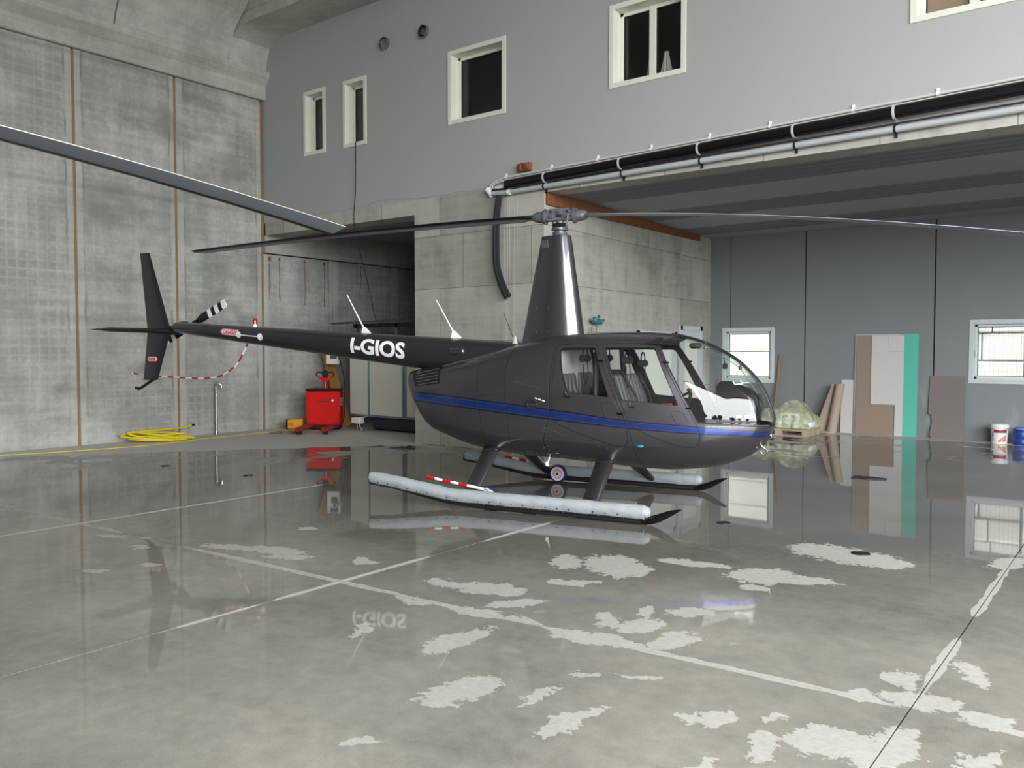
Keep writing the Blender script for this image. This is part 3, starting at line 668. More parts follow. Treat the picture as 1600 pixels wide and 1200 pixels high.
REG = [('nose', NOSE), ('engine_cowling', aft_of(SEAM1)), ('rear_cowling', aft_of(SEAM3)), ('seam', band(SEAM1, .0035)), ('seam', band(SEAM2, .003)), ('seam', band(SEAM3, .003)), ('seam', band(FRONTSEAM, .003)),
       ('exhaust_grille', GRILLE),
       ('seal', AFT_DOOR), ('aft', inset(AFT_DOOR, .0065)), ('seal', FWD_DOOR), ('fwd', inset(FWD_DOOR, .0065)),
       ('fwdseam', HATCH_F), ('fwd', inset(HATCH_F, .004)), ('aftseam', HATCH_A), ('aft', inset(HATCH_A, .004)),
       ('aftgasket', AFT_WIN), ('aftwin', inset(AFT_WIN, .007)), ('fwdgasket', FWD_WIN), ('fwdwin', inset(FWD_WIN, .007)),
       ('frame', SHIELD), ('shield', inset(SHIELD, .012))]
def carve(b):
    ids = {}
    for nm, poly in REG:
        x0, x1 = min(p[0] for p in poly), max(p[0] for p in poly); z0, z1 = min(p[1] for p in poly), max(p[1] for p in poly)
        for side in (-1, 1):
            loc = set()
            for f in b.faces:
                c = f.verts[0].co
                if c.x < x0 - .3 or c.x > x1 + .3: continue
                if len(f.verts) > 40 or f.calc_center_median().y * side <= 0: continue
                fx = [v.co.x for v in f.verts]; fz = [v.co.z for v in f.verts]
                if max(fx) >= x0 and min(fx) <= x1 and max(fz) >= z0 and min(fz) <= z1: loc.add(f)
            for p, q in zip(poly, poly[1:] + poly[:1]):
                if abs(p[0] - q[0]) + abs(p[1] - q[1]) < 1e-6: continue
                ax, bx_ = min(p[0], q[0]) - 1e-4, max(p[0], q[0]) + 1e-4; az, bz = min(p[1], q[1]) - 1e-4, max(p[1], q[1]) + 1e-4
                sel = [f for f in loc if f.is_valid and max(v.co.x for v in f.verts) >= ax and min(v.co.x for v in f.verts) <= bx_ and max(v.co.z for v in f.verts) >= az and min(v.co.z for v in f.verts) <= bz]
                if not sel: continue
                es = {e for f in sel for e in f.edges}; vs = {v for f in sel for v in f.verts}
                r = bmesh.ops.bisect_plane(b, geom=list(vs) + list(es) + sel, dist=1e-6, plane_co=(p[0], 0, p[1]), plane_no=(q[1] - p[1], 0, -(q[0] - p[0])))
                loc = {f for f in loc if f.is_valid} | {g for g in r['geom'] if isinstance(g, bmesh.types.BMFace)}
                loc |= {f for f in sel if f.is_valid}
    lay = b.faces.layers.int.new('reg'); b.normal_update()
    for f in b.faces:
        c = f.calc_center_median(); r = 0
        if len(f.verts) >= 40: r = 1 + [q[0] for q in REG].index('nose' if c.x > 0 else 'rear_cowling')
        else:
            for i, (nm, poly) in enumerate(REG):
                if inside((c.x, c.z), poly): r = i + 1
        f[lay] = r
    return lay
hb = body_bm(); lay = carve(hb)
def skin(name, pick, t, mats, parent, push=0.0, outer=0, inner=1):
    """the picked body faces as a shell of thickness t (inner face and rims get their own material)"""
    fs = [f for f in hb.faces if pick(('body' if f[lay] == 0 else REG[f[lay] - 1][0]), -1 if f.calc_center_median().y < 0 else 1)]
    idx = {}; V = []; N = []; F = []; LN = []; MI = []
    for f in fs:
        for v in f.verts:
            if v not in idx: idx[v] = len(V); V.append(v.co + v.normal * push); N.append(v.normal.copy())
    n = len(V); V += [V[i] - N[i] * t for i in range(n)]
    cnt = {}
    for f in fs:
        q = [idx[v] for v in f.verts]; F.append(q); LN += [N[i] for i in q]; MI.append(outer)
        F.append([i + n for i in q[::-1]]); LN += [-N[i] for i in q[::-1]]; MI.append(inner)
        for a, c in zip(q, q[1:] + q[:1]): cnt[(a, c)] = cnt.get((a, c), 0) + 1
    for (a, c) in list(cnt):
        if (c, a) not in cnt:
            F.append([c, a, a + n, c + n]); d = (Vector(V[c]) - Vector(V[a])).cross(N[a]).normalized(); LN += [d] * 4; MI.append(inner)
    me = bpy.data.meshes.new(name); me.from_pydata([tuple(v) for v in V], [], F)
    me.polygons.foreach_set('material_index', MI); me.update(); me.shade_smooth(); me.normals_split_custom_set([tuple(v) for v in LN])
    return mkobj(name, me, mats, parent, 0)
fus = skin('fuselage', lambda r, s: r == 'body', .02, ['paint', 'trimdark'], H)
skin('nose', lambda r, s: r == 'nose', .02, ['paint', 'trimdark'], H)
skin('engine_cowling', lambda r, s: r == 'engine_cowling', .01, ['paint', 'black'], H)
skin('rear_cowling', lambda r, s: r == 'rear_cowling', .01, ['paint', 'black'], H)
skin('panel_seam', lambda r, s: r in ('seam',), .008, ['seal', 'seal'], H, push=-.003)
for s in (-1, 1): skin('exhaust_grille', lambda r, q: r == 'exhaust_grille' and q == s, .01, ['black', 'black'], H, push=-.012)
skin('windscreen_frame', lambda r, s: r == 'frame', .012, ['seal', 'trimdark'], H)
skin('windscreen', lambda r, s: r == 'shield' and s == -1, .004, ['glass', 'glass'], H, push=-.002)
skin('windscreen', lambda r, s: r == 'shield' and s == 1, .004, ['glass', 'glass'], H, push=-.002)
for s, nm in ((-1, 'right'), (1, 'left')):
    for k in ('fwd', 'aft'):
        d = skin('cabin_door', lambda r, q: r == k and q == s, .03, ['paint', 'trimdark'], H)
        skin('door_seam', lambda r, q: r == k + 'seam' and q == s, .006, ['seal', 'seal'], d, push=-.003)
        skin('window_gasket', lambda r, q: r == k + 'gasket' and q == s, .03, ['seal', 'seal'], d, push=-.001)
        skin('window_pane', lambda r, q: r == k + 'win' and q == s, .004, ['glass', 'glass'], d, push=-.006)
        # latch below the window, hinges on the leading edge
        lx, lz = (1.20, 1.055) if k == 'fwd' else (.335, 1.19)
        if k == 'fwd': lx, lz = (1.03, 1.10)
        m = MB(); a = surf(lx, lz, s, .012); c = surf(lx + .05, lz - .01, s, .012); e = surf(lx, lz + .045, s, .012)
        m.tube([e, a, c], .007, 8); m.ball(a, .014, n=8); m.build('door_handle', 'blackg', d)
        hg = ((1.36, 1.545), (1.615, 1.09)) if k == 'fwd' else ((.695, 1.56), (.93, 1.02))
        for hx_, hz in hg:
            m = MB(); m.box(surf(hx_, hz, s, .006), (.07, .016, .02), bev=.005); m.build('door_hinge', 'blackg', d)
    skin('door_seal', lambda r, q: r == 'seal' and q == s, .02, ['seal', 'seal'], H, push=-.004)
hb.free()
# louvres of the exhaust grille
for s in (-1, 1):
    for i in range(5):
        t = (i + .5) / 5; a = (-1.44 + .085 * t * .9, 1.478 - .19 * t); c = (-1.765 + .10 * t, 1.415 - .165 * t)
        MB().tube([surf(a[0] + (c[0] - a[0]) * q / 5, a[1] + (c[1] - a[1]) * q / 5, s, -.004) for q in range(6)], .006, 6).build('louver', 'hubgrey', H)
# centre bow over the windscreen
m = MB(); rg = []
for x in list(np.linspace(1.30, 2.30, 26)) + [2.335, 2.36, 2.371]:
    e = .003; zt = FN[1](x); dz = (FN[1](min(x + e, 2.372)) - FN[1](x - e)) / (min(x + e, 2.372) - (x - e)); nn = Vector((-dz, 0, 1)).normalized()
    wd = .024; a = Vector((x, 0, zt)) + nn * .009; bb = Vector((x, 0, zt)) - nn * .02
    rg.append([a + Vector((0, wd, 0)), a - Vector((0, wd, 0)), bb - Vector((0, wd, 0)), bb + Vector((0, wd, 0))])
m.ring(rg); m.build('windscreen_bow', 'paintd', H)
# trim rail under the windscreen with its screws
for s in (-1, 1):
    pts = [surf(x, .934 - .016 * (x - 1.7) - .02 * max(0, x - 2.0), s, .002) for x in np.linspace(1.70, 2.33, 26)]
    MB().tube(pts, .006, 6).build('windscreen_trim', 'hubgrey', H)
# rivets
m = MB()
def rivet(x, z, s=-1):
    p = surf(x, z, s, .0012); q = bmesh.ops.create_icosphere(m.b, subdivisions=1, radius=.0042)['verts']; bmesh.ops.transform(m.b, matrix=Matrix.Translation(p), verts=q)
def along(line, step, off=0):
    for (a, c) in zip(line, line[1:]):
        L = math.hypot(c[0] - a[0], c[1] - a[1]); k = max(1, int(L / step))
        for i in range(k):
            t = i / k; x, z = a[0] + (c[0] - a[0]) * t + off, a[1] + (c[1] - a[1]) * t
            if z < FN[1](x) - .03 and z > FN[0](x) + .03: rivet(x, z, -1); rivet(x, z, 1)
along(SEAM1, .035, -.012); along(SEAM2, .12, -.012); along(SEAM3, .12, -.01); along(FRONTSEAM, .05, .012); along([(.13,.84),(.45,.73),(.9,.63)], .04); along([(-.2,.56),(.3,.53),(1.0,.50)], .06); along([(-.75,1.2),(-.45,1.1),(-.1,1.03)], .12); along([(.1,.92),(.1,.56)], .04); along([(-.33,1.34),(.05,1.26)], .03); along([(1.73,.915),(2.28,.895)], .05)
tag(m.build('rivets', 'hubgrey', H, 60), kind='stuff')
# small fittings on the right flank
m = MB(); p = surf(-.061, 1.09, -1, .0); m.lathe([(.0, -.009), (.044, -.009), (.048, -.016), (.058, -.016), (.060, .014), (.05, .018), (0, .018)], p, 'y', 20); m.build('air_inlet', 'black', H)
m = MB(); m.tube([surf(-.117, 1.09, -1, .018), surf(-.005, 1.09, -1, .018)], .003, 6); m.build('inlet_bar', 'hubgrey', H)
for k in range(3): MB().box(surf(-.01 + k * .042, 1.158 - k * .012, -1, .001), (.032, .002, .011), Matrix.Rotation(.28, 3, 'Y')).build('white_placard', 'white', H, 0)
for s in (-1, 1):
    MB().ball(surf(1.127, .694, s, .004), .03, n=14, sc=(1.3, .5, .55)).build('position_light', 'teal', H)
    MB().tube([surf(x, z, s, .004) for x, z in ((-1.38, 1.485), (-1.15, 1.535), (-.9, 1.585), (-.6, 1.65), (-.31, 1.715))], .007, 6).build('cowl_edge', 'hubgrey', H)
    MB().tube([surf(.02, .56, s, .006), surf(.16, .555, s, .006)], .006, 6).build('step_rail', 'steel', H)
MB().cyl((.03, -.36, .50), (.0, -.36, .40), .008, n=8).box((0, -.36, .42), (.035, .008, .05), bev=.003).build('drain_vane', 'white', H)
MB().ball((2.335, -.02, .80), .026, n=14, sc=(.5, 1, 1.3)).build('landing_light', 'steel', H)
m = MB(); m.tube([(2.25, -.05, .69), (2.30, -.05, .655), (2.37, -.05, .65)], .011, 8); m.tube([(2.27 + .03 * math.cos(a), -.05 + .0, .64 + .03 * math.sin(a)) for a in np.linspace(0, 2 * PI, 12, endpoint=False)], .005, 6, closed=True); m.build('pitot_tube', 'steel', H)
# ---- interior
m = MB(); m.bx((.2, -.37, .50), (1.62, .37, .56)); m.build('cabin_floor', 'trimdark', H, 0)
m = MB(); zt = 1.70
m.prism([(-.50, .56), (.50, .56), (.60, .8), (.61, 1.1), (.53, 1.55), (.44, 1.70), (.25, 1.78), (-.25, 1.78), (-.44, 1.70), (-.53, 1.55), (-.61, 1.1), (-.60, .8)], 'x', .16, .20); m.build('rear_bulkhead', 'cream', H, 0)
m = MB(); m.prism([(-.42, 1.735), (.42, 1.735), (.3, 1.80), (-.3, 1.80)], 'x', .2, 1.28); m.build('headliner', 'trimdark', H, 0)
for s in (-1, 1):
    for front in (0, 1):
        x0 = .92 if front else .24; y = s * .27
        m = MB(); m.box((x0 + .20, y, .86), (.44, .44, .12), bev=.04, seg=3); sc_ = m.build('seat', 'leather', H)
        MB().bx((x0 + .02, y - .21, .56), (x0 + .38, y + .21, .82), .02).build('seat_box', 'trimdark', sc_)
        rot = Matrix.Rotation(-.30 if front else -.1, 3, 'Y')
        for q in range(4): # padded back in upright ribs
            MB().box((x0 - .03 - (.05 if front else 0), y - .165 + q * .11, 1.14), (.09, .106, .56), rot, bev=.03, seg=3).build('backrest_rib', 'leather', sc_)
        MB().tube([(x0 - .12, y + .12, 1.42), (x0 + .02, y + .10, 1.2), (x0 + .12, y, .95), (x0 + .1, y - .2, .9)], .014, 6).build('seat_belt', 'belt', sc_)
m = MB(); m.bx((.60, -.10, .56), (.72, .10, 1.46), .02); m.build('seat_post', 'trimdark', H)
for s in (-1, 1): MB().tube([(.64, s * .5, .6), (.62, s * .52, 1.0), (.60, s * .46, 1.5), (.60, s * .40, 1.72)], .03, 8).build('cabin_pillar', 'trimdark', H)
# instrument pedestal and hooded panel
m = MB(); m.prism([(1.62, .56), (2.12, .62), (2.20, .90), (2.02, 1.0), (1.72, .95)], 'y', -.15, .15); ped = m.build('instrument_pedestal', 'trimdark', H, 20)
m = MB(); R = []
for y, g in ((-.235, .72), (-.225, .9), (-.19, 1.0), (0, 1.04), (.19, 1.0), (.225, .9), (.235, .72)):
    c = (1.99, 1.14); R.append([(c[0] + (x - c[0]) * g, y, c[1] + (z - c[1]) * g) for x, z in ((1.82, .93), (2.20, .93), (2.235, 1.06), (2.20, 1.20), (2.10, 1.28), (1.93, 1.345), (1.84, 1.345), (1.80, 1.30))])
m.ring(R); m.build('instrument_hood', 'blackg', ped, 50)
for k, yy in enumerate((-.12, .0, .12)):
    MB().lathe([(.0, -.012), (.036, -.012), (.042, 0), (.034, .0)], (1.795, yy, 1.2), 'x', 16).build('gauge', 'hubgrey', ped)
for s in (-1, 1):
    m = MB(); m.box((2.16, s * .243, 1.00), (.10, .006, .028), bev=.002); m.box((2.05, s * .243, 1.00), (.05, .006, .028), bev=.002); m.build('panel_decal', 'white', ped)
    m = MB(); m.tube([(2.08, s * .2, 1.33), (2.0, s * .2, 1.325), (1.98, s * .2, 1.355)], .008, 6); m.build('hood_clip', 'white', ped)
m = MB(); m.tube([(1.36, 0, .56), (1.44, 0, .9), (1.40, 0, 1.16)], .022, 10); m.tube([(1.40, 0, 1.16), (1.40, -.12, 1.20), (1.40, -.30, 1.22)], .016, 8); m.tube([(1.40, 0, 1.16), (1.40, .12, 1.19), (1.40, .30, 1.2)], .016, 8); cy = m.build('cyclic_stick', 'black', H)
for s in (-1, 1):
    MB().tube([(1.40, s * .30, 1.25), (1.43, s * .30, 1.19), (1.42, s * .30, 1.11), (1.39, s * .30, 1.05)], [.018, .021, .019, .012], 8).build('grip', 'rubber', cy)
    MB().ball((1.44, s * .30, 1.24), .012, n=8).build('grip_button', 'red', cy)
    MB().tube([(1.60, s * .18, .6), (1.66, s * .2, .72), (1.66, s * .32, .73)], .012, 6).build('pedal', 'steel', H)
    MB().box((1.40, s * .565, 1.12), (.10, .008, .035), bev=.003).build('red_door_placard', 'red', H)
MB().box((1.55, 0, 1.72), (.12, .10, .06), bev=.02).build('overhead_console', 'trimdark', H)
MB().box((1.80, .30, 1.50), (.045, .06, .06), bev=.008).cyl((1.80, .30, 1.53), (1.80, .22, 1.6), .006).build('compass', 'black', H)
for x, z in ((1.66, 1.752), (2.02, 1.545)):
    MB().cyl((x, -.02, z), (x + .005, -.05, z - .05), .008, n=8).ball((x + .005, -.055, z - .055), .02, n=10).build('windscreen_clip', 'hubgrey', H)
MB().tube([(1.66, -.03, 1.70), (1.85, -.03, 1.60), (2.02, -.03, 1.49), (2.2, -.03, 1.22)], .004, 6).build('demister_tube', 'hubgrey', H)
# ---- tail cone
def bc(x): return 1.651 - .087 * (x + 1.88), .2 + (x + 1.88) * .0297   # centre height, radius
m = MB(); bx0 = [-.30, -.9, -1.5, -1.9, -2.4, -3.0, -3.6, -4.2, -4.8, -5.4, -5.92, -5.97]
m.ring([[(x, -(bc(x)[1] if x > -5.95 else .065) * math.cos(a), bc(x)[0] + (bc(x)[1] if x > -5.95 else .065) * math.sin(a)) for a in np.linspace(0, 2 * PI, 40, endpoint=False)] for x in bx0])
boom = m.build('tail_boom', 'paintboom', H)
for x in (-1.98, -3.72, -3.78, -4.72, -5.3):
    MB().tube([(x, -(bc(x)[1] + .0004) * math.cos(a), bc(x)[0] + (bc(x)[1] + .0004) * math.sin(a)) for a in np.linspace(0, 2 * PI, 40, endpoint=False)], .0018, 6, closed=True).build('boom_joint', 'seal', boom)
MB().bx((-1.32, -.235, 1.62), (-1.12, -.15, 1.70), .015).build('boom_scoop', 'paintp', boom)
def boom_pt(x, ang, off=.0015):
    z0, r = bc(x); return Vector((x, -(r + off) * math.cos(ang), z0 + (r + off) * math.sin(ang)))
def text_mesh(txt, size, bold=0.0):
    cu = bpy.data.curves.new('lettering', 'FONT'); cu.body = txt; cu.size = size; cu.align_x = 'CENTER'; cu.align_y = 'CENTER'; cu.offset = bold; cu.resolution_u = 4
    o = bpy.data.objects.new('lettering', cu); C.objects.link(o); dg = bpy.context.evaluated_depsgraph_get(); me = bpy.data.meshes.new_from_object(o.evaluated_get(dg))
    bpy.data.objects.remove(o); return me
def letters(name, txt, w_, h_, fn, mat, parent, bold=0.0, cuts=12):
    me = text_mesh(txt, 1.0, bold); b = bmesh.new(); b.from_mesh(me)
    X = [v.co.x for v in b.verts]; Y = [v.co.y for v in b.verts]; x0, x1, y0, y1 = min(X), max(X), min(Y), max(Y)
    for i in range(1, cuts):
        bmesh.ops.bisect_plane(b, geom=b.verts[:] + b.edges[:] + b.faces[:], plane_co=(0, y0 + (y1 - y0) * i / cuts, 0), plane_no=(0, 1, 0))
    for v in b.verts: v.co = fn((v.co.x - x0) / (x1 - x0) * w_, (v.co.y - y0) / (y1 - y0) * h_)
    me2 = bpy.data.meshes.new(name); b.to_mesh(me2); b.free(); return mkobj(name, me2, mat, parent, 60)
LW, LH = .82, .207
letters('registration_lettering', 'I-GIOS', LW, LH, lambda u, v: boom_pt(-2.775 + u, math.radians(5 - 3 * u) + (v - LH / 2) / (.174 + .025 * u)), 'white', boom, .035)
letters('registration_lettering', 'I-GIOS', LW, LH, lambda u, v: (lambda p: Vector((p.x, -p.y, p.z)))(boom_pt(-1.955 - u, math.radians(3) + (v - LH / 2) / (.19 - .02 * u))), 'white', boom, .035)
def decal(name, poly, fn, mat, parent, cuts=10):
    b = bmesh.new(); b.faces.new([b.verts.new((x, y, 0)) for x, y in poly]); ys = [p[1] for p in poly]; y0, y1 = min(ys), max(ys)
    for i in range(1, cuts): bmesh.ops.bisect_plane(b, geom=b.verts[:] + b.edges[:] + b.faces[:], plane_co=(0, y0 + (y1 - y0) * i / cuts, 0), plane_no=(0, 1, 0))
    for v in b.verts: v.co = fn(v.co.x, v.co.y)
    me = bpy.data.meshes.new(name); b.to_mesh(me); b.free(); return mkobj(name, me, mat, parent, 60)
arrow = [(0, .06), (.055, .115), (.055, .105), (.34, .105), (.34, .015), (.055, .015), (.055, .005)]
fb = lambda off: (lambda u, v: boom_pt(-5.02 + u, math.radians(8) + (v - .06) / .105, off))
decal('danger_decal', arrow, fb(.0012), 'red', boom); decal('danger_field', [(.014, .06), (.05, .096), (.05, .097), (.336, .097), (.336, .023), (.05, .023), (.05, .024)], fb(.0018), 'pink', boom)
letters('danger_lettering', 'DANGER', .27, .055, lambda u, v: boom_pt(-4.96 + u, math.radians(8) + (v - .0275) / .105, .0024), 'red', boom, .03, 6)
circ = lambda cx, r: [(cx + r * math.cos(a), r * math.sin(a)) for a in np.linspace(0, 2 * PI, 24, endpoint=False)]
for cx in (-4.675, -4.287): decal('white_marker_disc', circ(cx, .046), lambda u, v: boom_pt(u, math.radians(-3) + v / .122, .003), 'white', boom)
MB().tube([boom_pt(x, math.radians(-3), .004) for x in np.linspace(-4.67, -4.29, 8)], .007, 6).build('marker_line', 'white', boom)
MB().lathe([(.03, 0), (.03, .016), (.024, .018), (.024, .036)], (-4.49, 0, bc(-4.49)[0] + bc(-4.49)[1] - .006), 'z', 16).build('beacon_base', 'white', boom)
MB().lathe([(.03, 0), (.03, .045), (.024, .066), (.010, .078), (0, .08)], (-4.49, 0, bc(-4.49)[0] + bc(-4.49)[1] + .033), 'z', 16).build('beacon_light', 'redlens', boom)
for xa, xb, za, zb_ in ((-2.63, -2.95, 1.895, 2.39), (-1.32, -1.62, 1.83, 2.285)):
    m = MB(); m.ring([[(xa - .09, -.02, za - .01), (xa + .05, -.02, za - .01), (xa + .05, .02, za - .01), (xa - .09, .02, za - .01)], [(xa - .075, -.008, za + .08), (xa - .045, -.008, za + .08), (xa - .045, .008, za + .08), (xa - .075, .008, za + .08)]])
    m.tube([(xa - .06, 0, za + .06), (xb, 0, zb_)], [.011, .006], 8); m.build('antenna', 'white', boom)
m = MB(); m.tube([(-.53, -.10, 1.80), (-.66, -.10, 2.11)], [.005, .0035], 6); an = m.build('whip_antenna', 'black', H); MB().lathe([(.035, 0), (.012, .09), (0, .095)], (-.515, -.10, 1.745), 'z', 14).build('antenna_base', 'cream', an)
# ---- empennage: tapered airfoil slabs
def foil(rings_, name, mat, parent):
    m = MB(); R = []
    for (le, te, th, pos, axis) in rings_:   # leading x, trailing x, thickness, (y,z), thickness axis
        pr = [(0, 0), (.03, .35), (.12, .8), (.3, 1), (.6, .72), (.85, .3), (1, .04)]; ring = []
        for u, t in pr: ring.append((le + (te - le) * u, t * th / 2))
        for u, t in pr[::-1][:-1]: ring.append((le + (te - le) * u, -t * th / 2))
        R.append([(x, pos[0] + h, pos[1]) if axis == 'y' else (x, pos[0], pos[1] + h) for x, h in ring])
    m.ring(R); return m.build(name, mat, parent, 35)
foil([(-6.055, -6.53, .05, (0, 1.93), 'y'), (-6.47, -6.665, .025, (0, 3.10), 'y')], 'upper_fin', 'paintd', H)
lf = foil([(-6.075, -6.535, .05, (0, 1.945), 'y'), (-6.34, -6.635, .025, (0, 1.245), 'y')], 'lower_fin', 'paintd', H)
hs = foil([(-6.03, -6.52, .075, (.06, 1.955), 'z'), (-6.10, -6.46, .07, (-.93, 1.957), 'z'), (-6.2, -6.42, .02, (-1.06, 1.957), 'z')], 'horizontal_stabilizer', 'paintd', H)
MB().bx((-6.1, -.02, 1.90), (-5.9, .02, 2.03), .01).build('fin_bracket', 'black', H)
f2 = lambda off: (lambda u, v: Vector((-6.53 + u, -.021 - off - .006 * (1 - abs(u - .12) / .12), 1.50 + v)))
decal('danger_decal', [(0, .05), (.04, .1), (.04, .09), (.19, .09), (.19, .1), (.23, .05), (.19, 0), (.19, .01), (.04, .01), (.04, 0)], f2(.004), 'red', lf, 3)
decal('danger_field', [(.014, .05), (.036, .08), (.194, .08), (.216, .05), (.194, .02), (.036, .02)], f2(.006), 'pink', lf, 3)
letters('danger_lettering', 'DANGER', .14, .04, lambda u, v: Vector((-6.485 + u, -.036, 1.53 + v)), 'red', lf, .03, 3)
foil([(-6.30, -6.70, .012, (-.04, 1.245), 'z'), (-6.30, -6.70, .012, (.04, 1.245), 'z')], 'fin_end_plate', 'paintd', H)
MB().tube([(-6.43, 0, 1.25), (-6.55, 0, 1.19), (-6.68, 0, 1.125), (-6.73, 0, 1.105), (-6.80, 0, 1.118)], .021, 10).build('tail_skid', 'black', H)
# striped tail rotor guard tube
gp = [(-4.60, .01, 1.83), (-4.64, .02, 1.766), (-4.81, .05, 1.545), (-4.92, .07, 1.45), (-5.063, .09, 1.378), (-5.2, .105, 1.32), (-5.36, .12, 1.288), (-5.6, .135, 1.272), (-5.824, .15, 1.270), (-6.304, .18, 1.282), (-6.59, .20, 1.292), (-6.881, .22, 1.307), (-7.151, .24, 1.328)]
def resample(pts, step):
    p = np.array(pts); l = np.concatenate([[0], np.cumsum(np.linalg.norm(np.diff(p, axis=0), axis=1))]); n = int(l[-1] / step); t = np.linspace(0, l[-1], n + 1)
    return [tuple(np.interp(q, l, p[:, k]) for k in range(3)) for q in t]
gs = resample(gp, .0325); m = MB()
for i in range(len(gs) - 1): m.cyl(gs[i], gs[i + 1], .0125, n=10, k=(i // 4) % 2, cap=i in (0, len(gs) - 2))
bmesh.ops.remove_doubles(m.b, verts=m.b.verts, dist=.0008); m.build('tail_rotor_guard', ['red', 'white'], H)
# tail rotor on the left side
TR = Vector((-5.885, .21, 2.046))
m = MB(); m.cyl(TR + Vector((0, -.17, 0)), TR + Vector((0, .04, 0)), .028, n=12); m.box(TR + Vector((0, -.14, -.01)), (.14, .10, .11), bev=.02); m.box(TR, (.20, .05, .05), Matrix.Rotation(-math.radians(24.5), 3, 'Y'), bev=.012); trh = m.build('tail_rotor_hub', 'black', H)
for sg in (1, -1):
    m = MB(); di = Vector((math.cos(math.radians(24.5)), 0, math.sin(math.radians(24.5)))) * sg; ch = Vector((-di.z, 0, di.x)); th = Vector((0, 1, 0))
    rr = [.10, .22, .36, .435, .505, .58, .65, .735]
    for i in range(len(rr) - 1):
        c0 = .07 if i == 0 else .125; k = 0 if i == 0 else (i + 1) % 2
        R = []
        for r_, c_ in ((rr[i], .05 if i == 0 else .125), (rr[i + 1], .125)):
            R.append([TR + di * r_ + ch * (c_ * u) + th * (t * .016) for u, t in ((-.5, 0), (-.3, .5), (.1, .4), (.5, 0), (.1, -.4), (-.3, -.5))])
        m.ring(R, k=(0, 0, 1, 0, 1, 0, 1)[i], cap=i == len(rr) - 2)
    m.build('tail_rotor_blade', ['bladeblk', 'white'], trh, 30)
MB().tube([TR + Vector((.05, -.02, .05)), TR + Vector((.22, -.05, .085)), TR + Vector((.26, -.1, .05))], .008, 6).build('pitch_link', 'black', trh)
# ---- mast fairing
m = MB(); R = []
for z, le, te, hw in ((1.70, .315, -.48, .185), (1.80, .302, -.455, .18), (2.2, .245, -.375, .155), (2.6, .187, -.293, .128), (2.93, .138, -.225, .105), (2.965, .13, -.218, .10)):
    ring = []; L = le - te
    prf = [(0, 0), (.02, .32), (.07, .6), (.16, .86), (.28, 1), (.45, .97), (.65, .78), (.85, .47), (.97, .22), (1.0, .12)]
    for u, t in prf: ring.append((le - L * u, -t * hw, z - (.0 if z > 2 else 0)))
    for u, t in prf[::-1][:-1]: ring.append((le - L * u, t * hw, z))
    R.append(ring)
m.ring(R); mf = m.build('mast_fairing', 'paintp', H, 50)
for k in range(4): MB().box((-.185 + k * .027, -.072 - .012 * k, 2.87), (.010, .012, .085), Matrix.Rotation(-.1, 3, 'Y')).build('vent_slot', 'hubgrey', mf, 0)
for z, l in ((2.15, .25), (1.88, .30)):
    for x in (-.22, -.08, .06, .17):
        MB().ball((x, -(.15 if z > 2 else .165) * (1 if x < .1 else .86) + .003, z), .006, n=6).build('screw', 'hubgrey', mf)
# ---- rotor head: origin on the mast axis so that it can turn
HZ = 3.19
m = MB(); m.cyl((0, 0, 2.9), (0, 0, 3.16), .032, n=16); rh = m.build('rotor_mast', 'steel', H)
BA = math.radians(186.25)     # azimuth of the left blade
m = MB(); m.prism([(-.14, 3.135), (.14, 3.135), (.165, 3.16), (.165, 3.215), (.11, 3.265), (-.11, 3.265), (-.165, 3.215), (-.165, 3.16)], 'y', -.06, .06); m.cyl((0, 0, 3.06), (0, 0, 3.15), .045, n=14)
rotor = m.build('rotor_hub', 'hubgrey', H, 25); rotor.rotation_euler = (0, 0, BA); turning = [rotor]
def part(m, name, mat, smooth=40): return m.build(name, mat, rotor, smooth)
m = MB(); m.lathe([(.075, 2.965), (.085, 2.985), (.085, 3.0), (.06, 3.005), (.06, 3.02), (.095, 3.025), (.095, 3.055), (.055, 3.06), (.07, 3.075), (.07, 3.09), (.04, 3.10)], n=22); part(m, 'swashplate', 'hubgrey')
MB().lathe([(.07, 3.058), (.09, 3.066), (.074, 3.074), (.088, 3.082), (.07, 3.09), (.084, 3.098), (.05, 3.106)], n=20).build('rubber_boot', 'rubber', rotor)
for sy in (-1, 1):
    for x, z, c in ((0, 3.235, 'steel'), (.085, 3.18, 'steel'), (-.085, 3.18, 'steel')):
        MB().cyl((x, sy * .055, z), (x, sy * .085, z), .024, .02, 12).build('hinge_bolt', c, rotor)
    for x in (-.095, .095): MB().cyl((x, sy * .05, 3.23), (x, sy * .063, 3.23), .017, n=12).build('lightening_hole', 'black', rotor)
    MB().box((0, sy * .062, 3.185), (.07, .008, .035), bev=.004).build('hub_window', 'black', rotor)
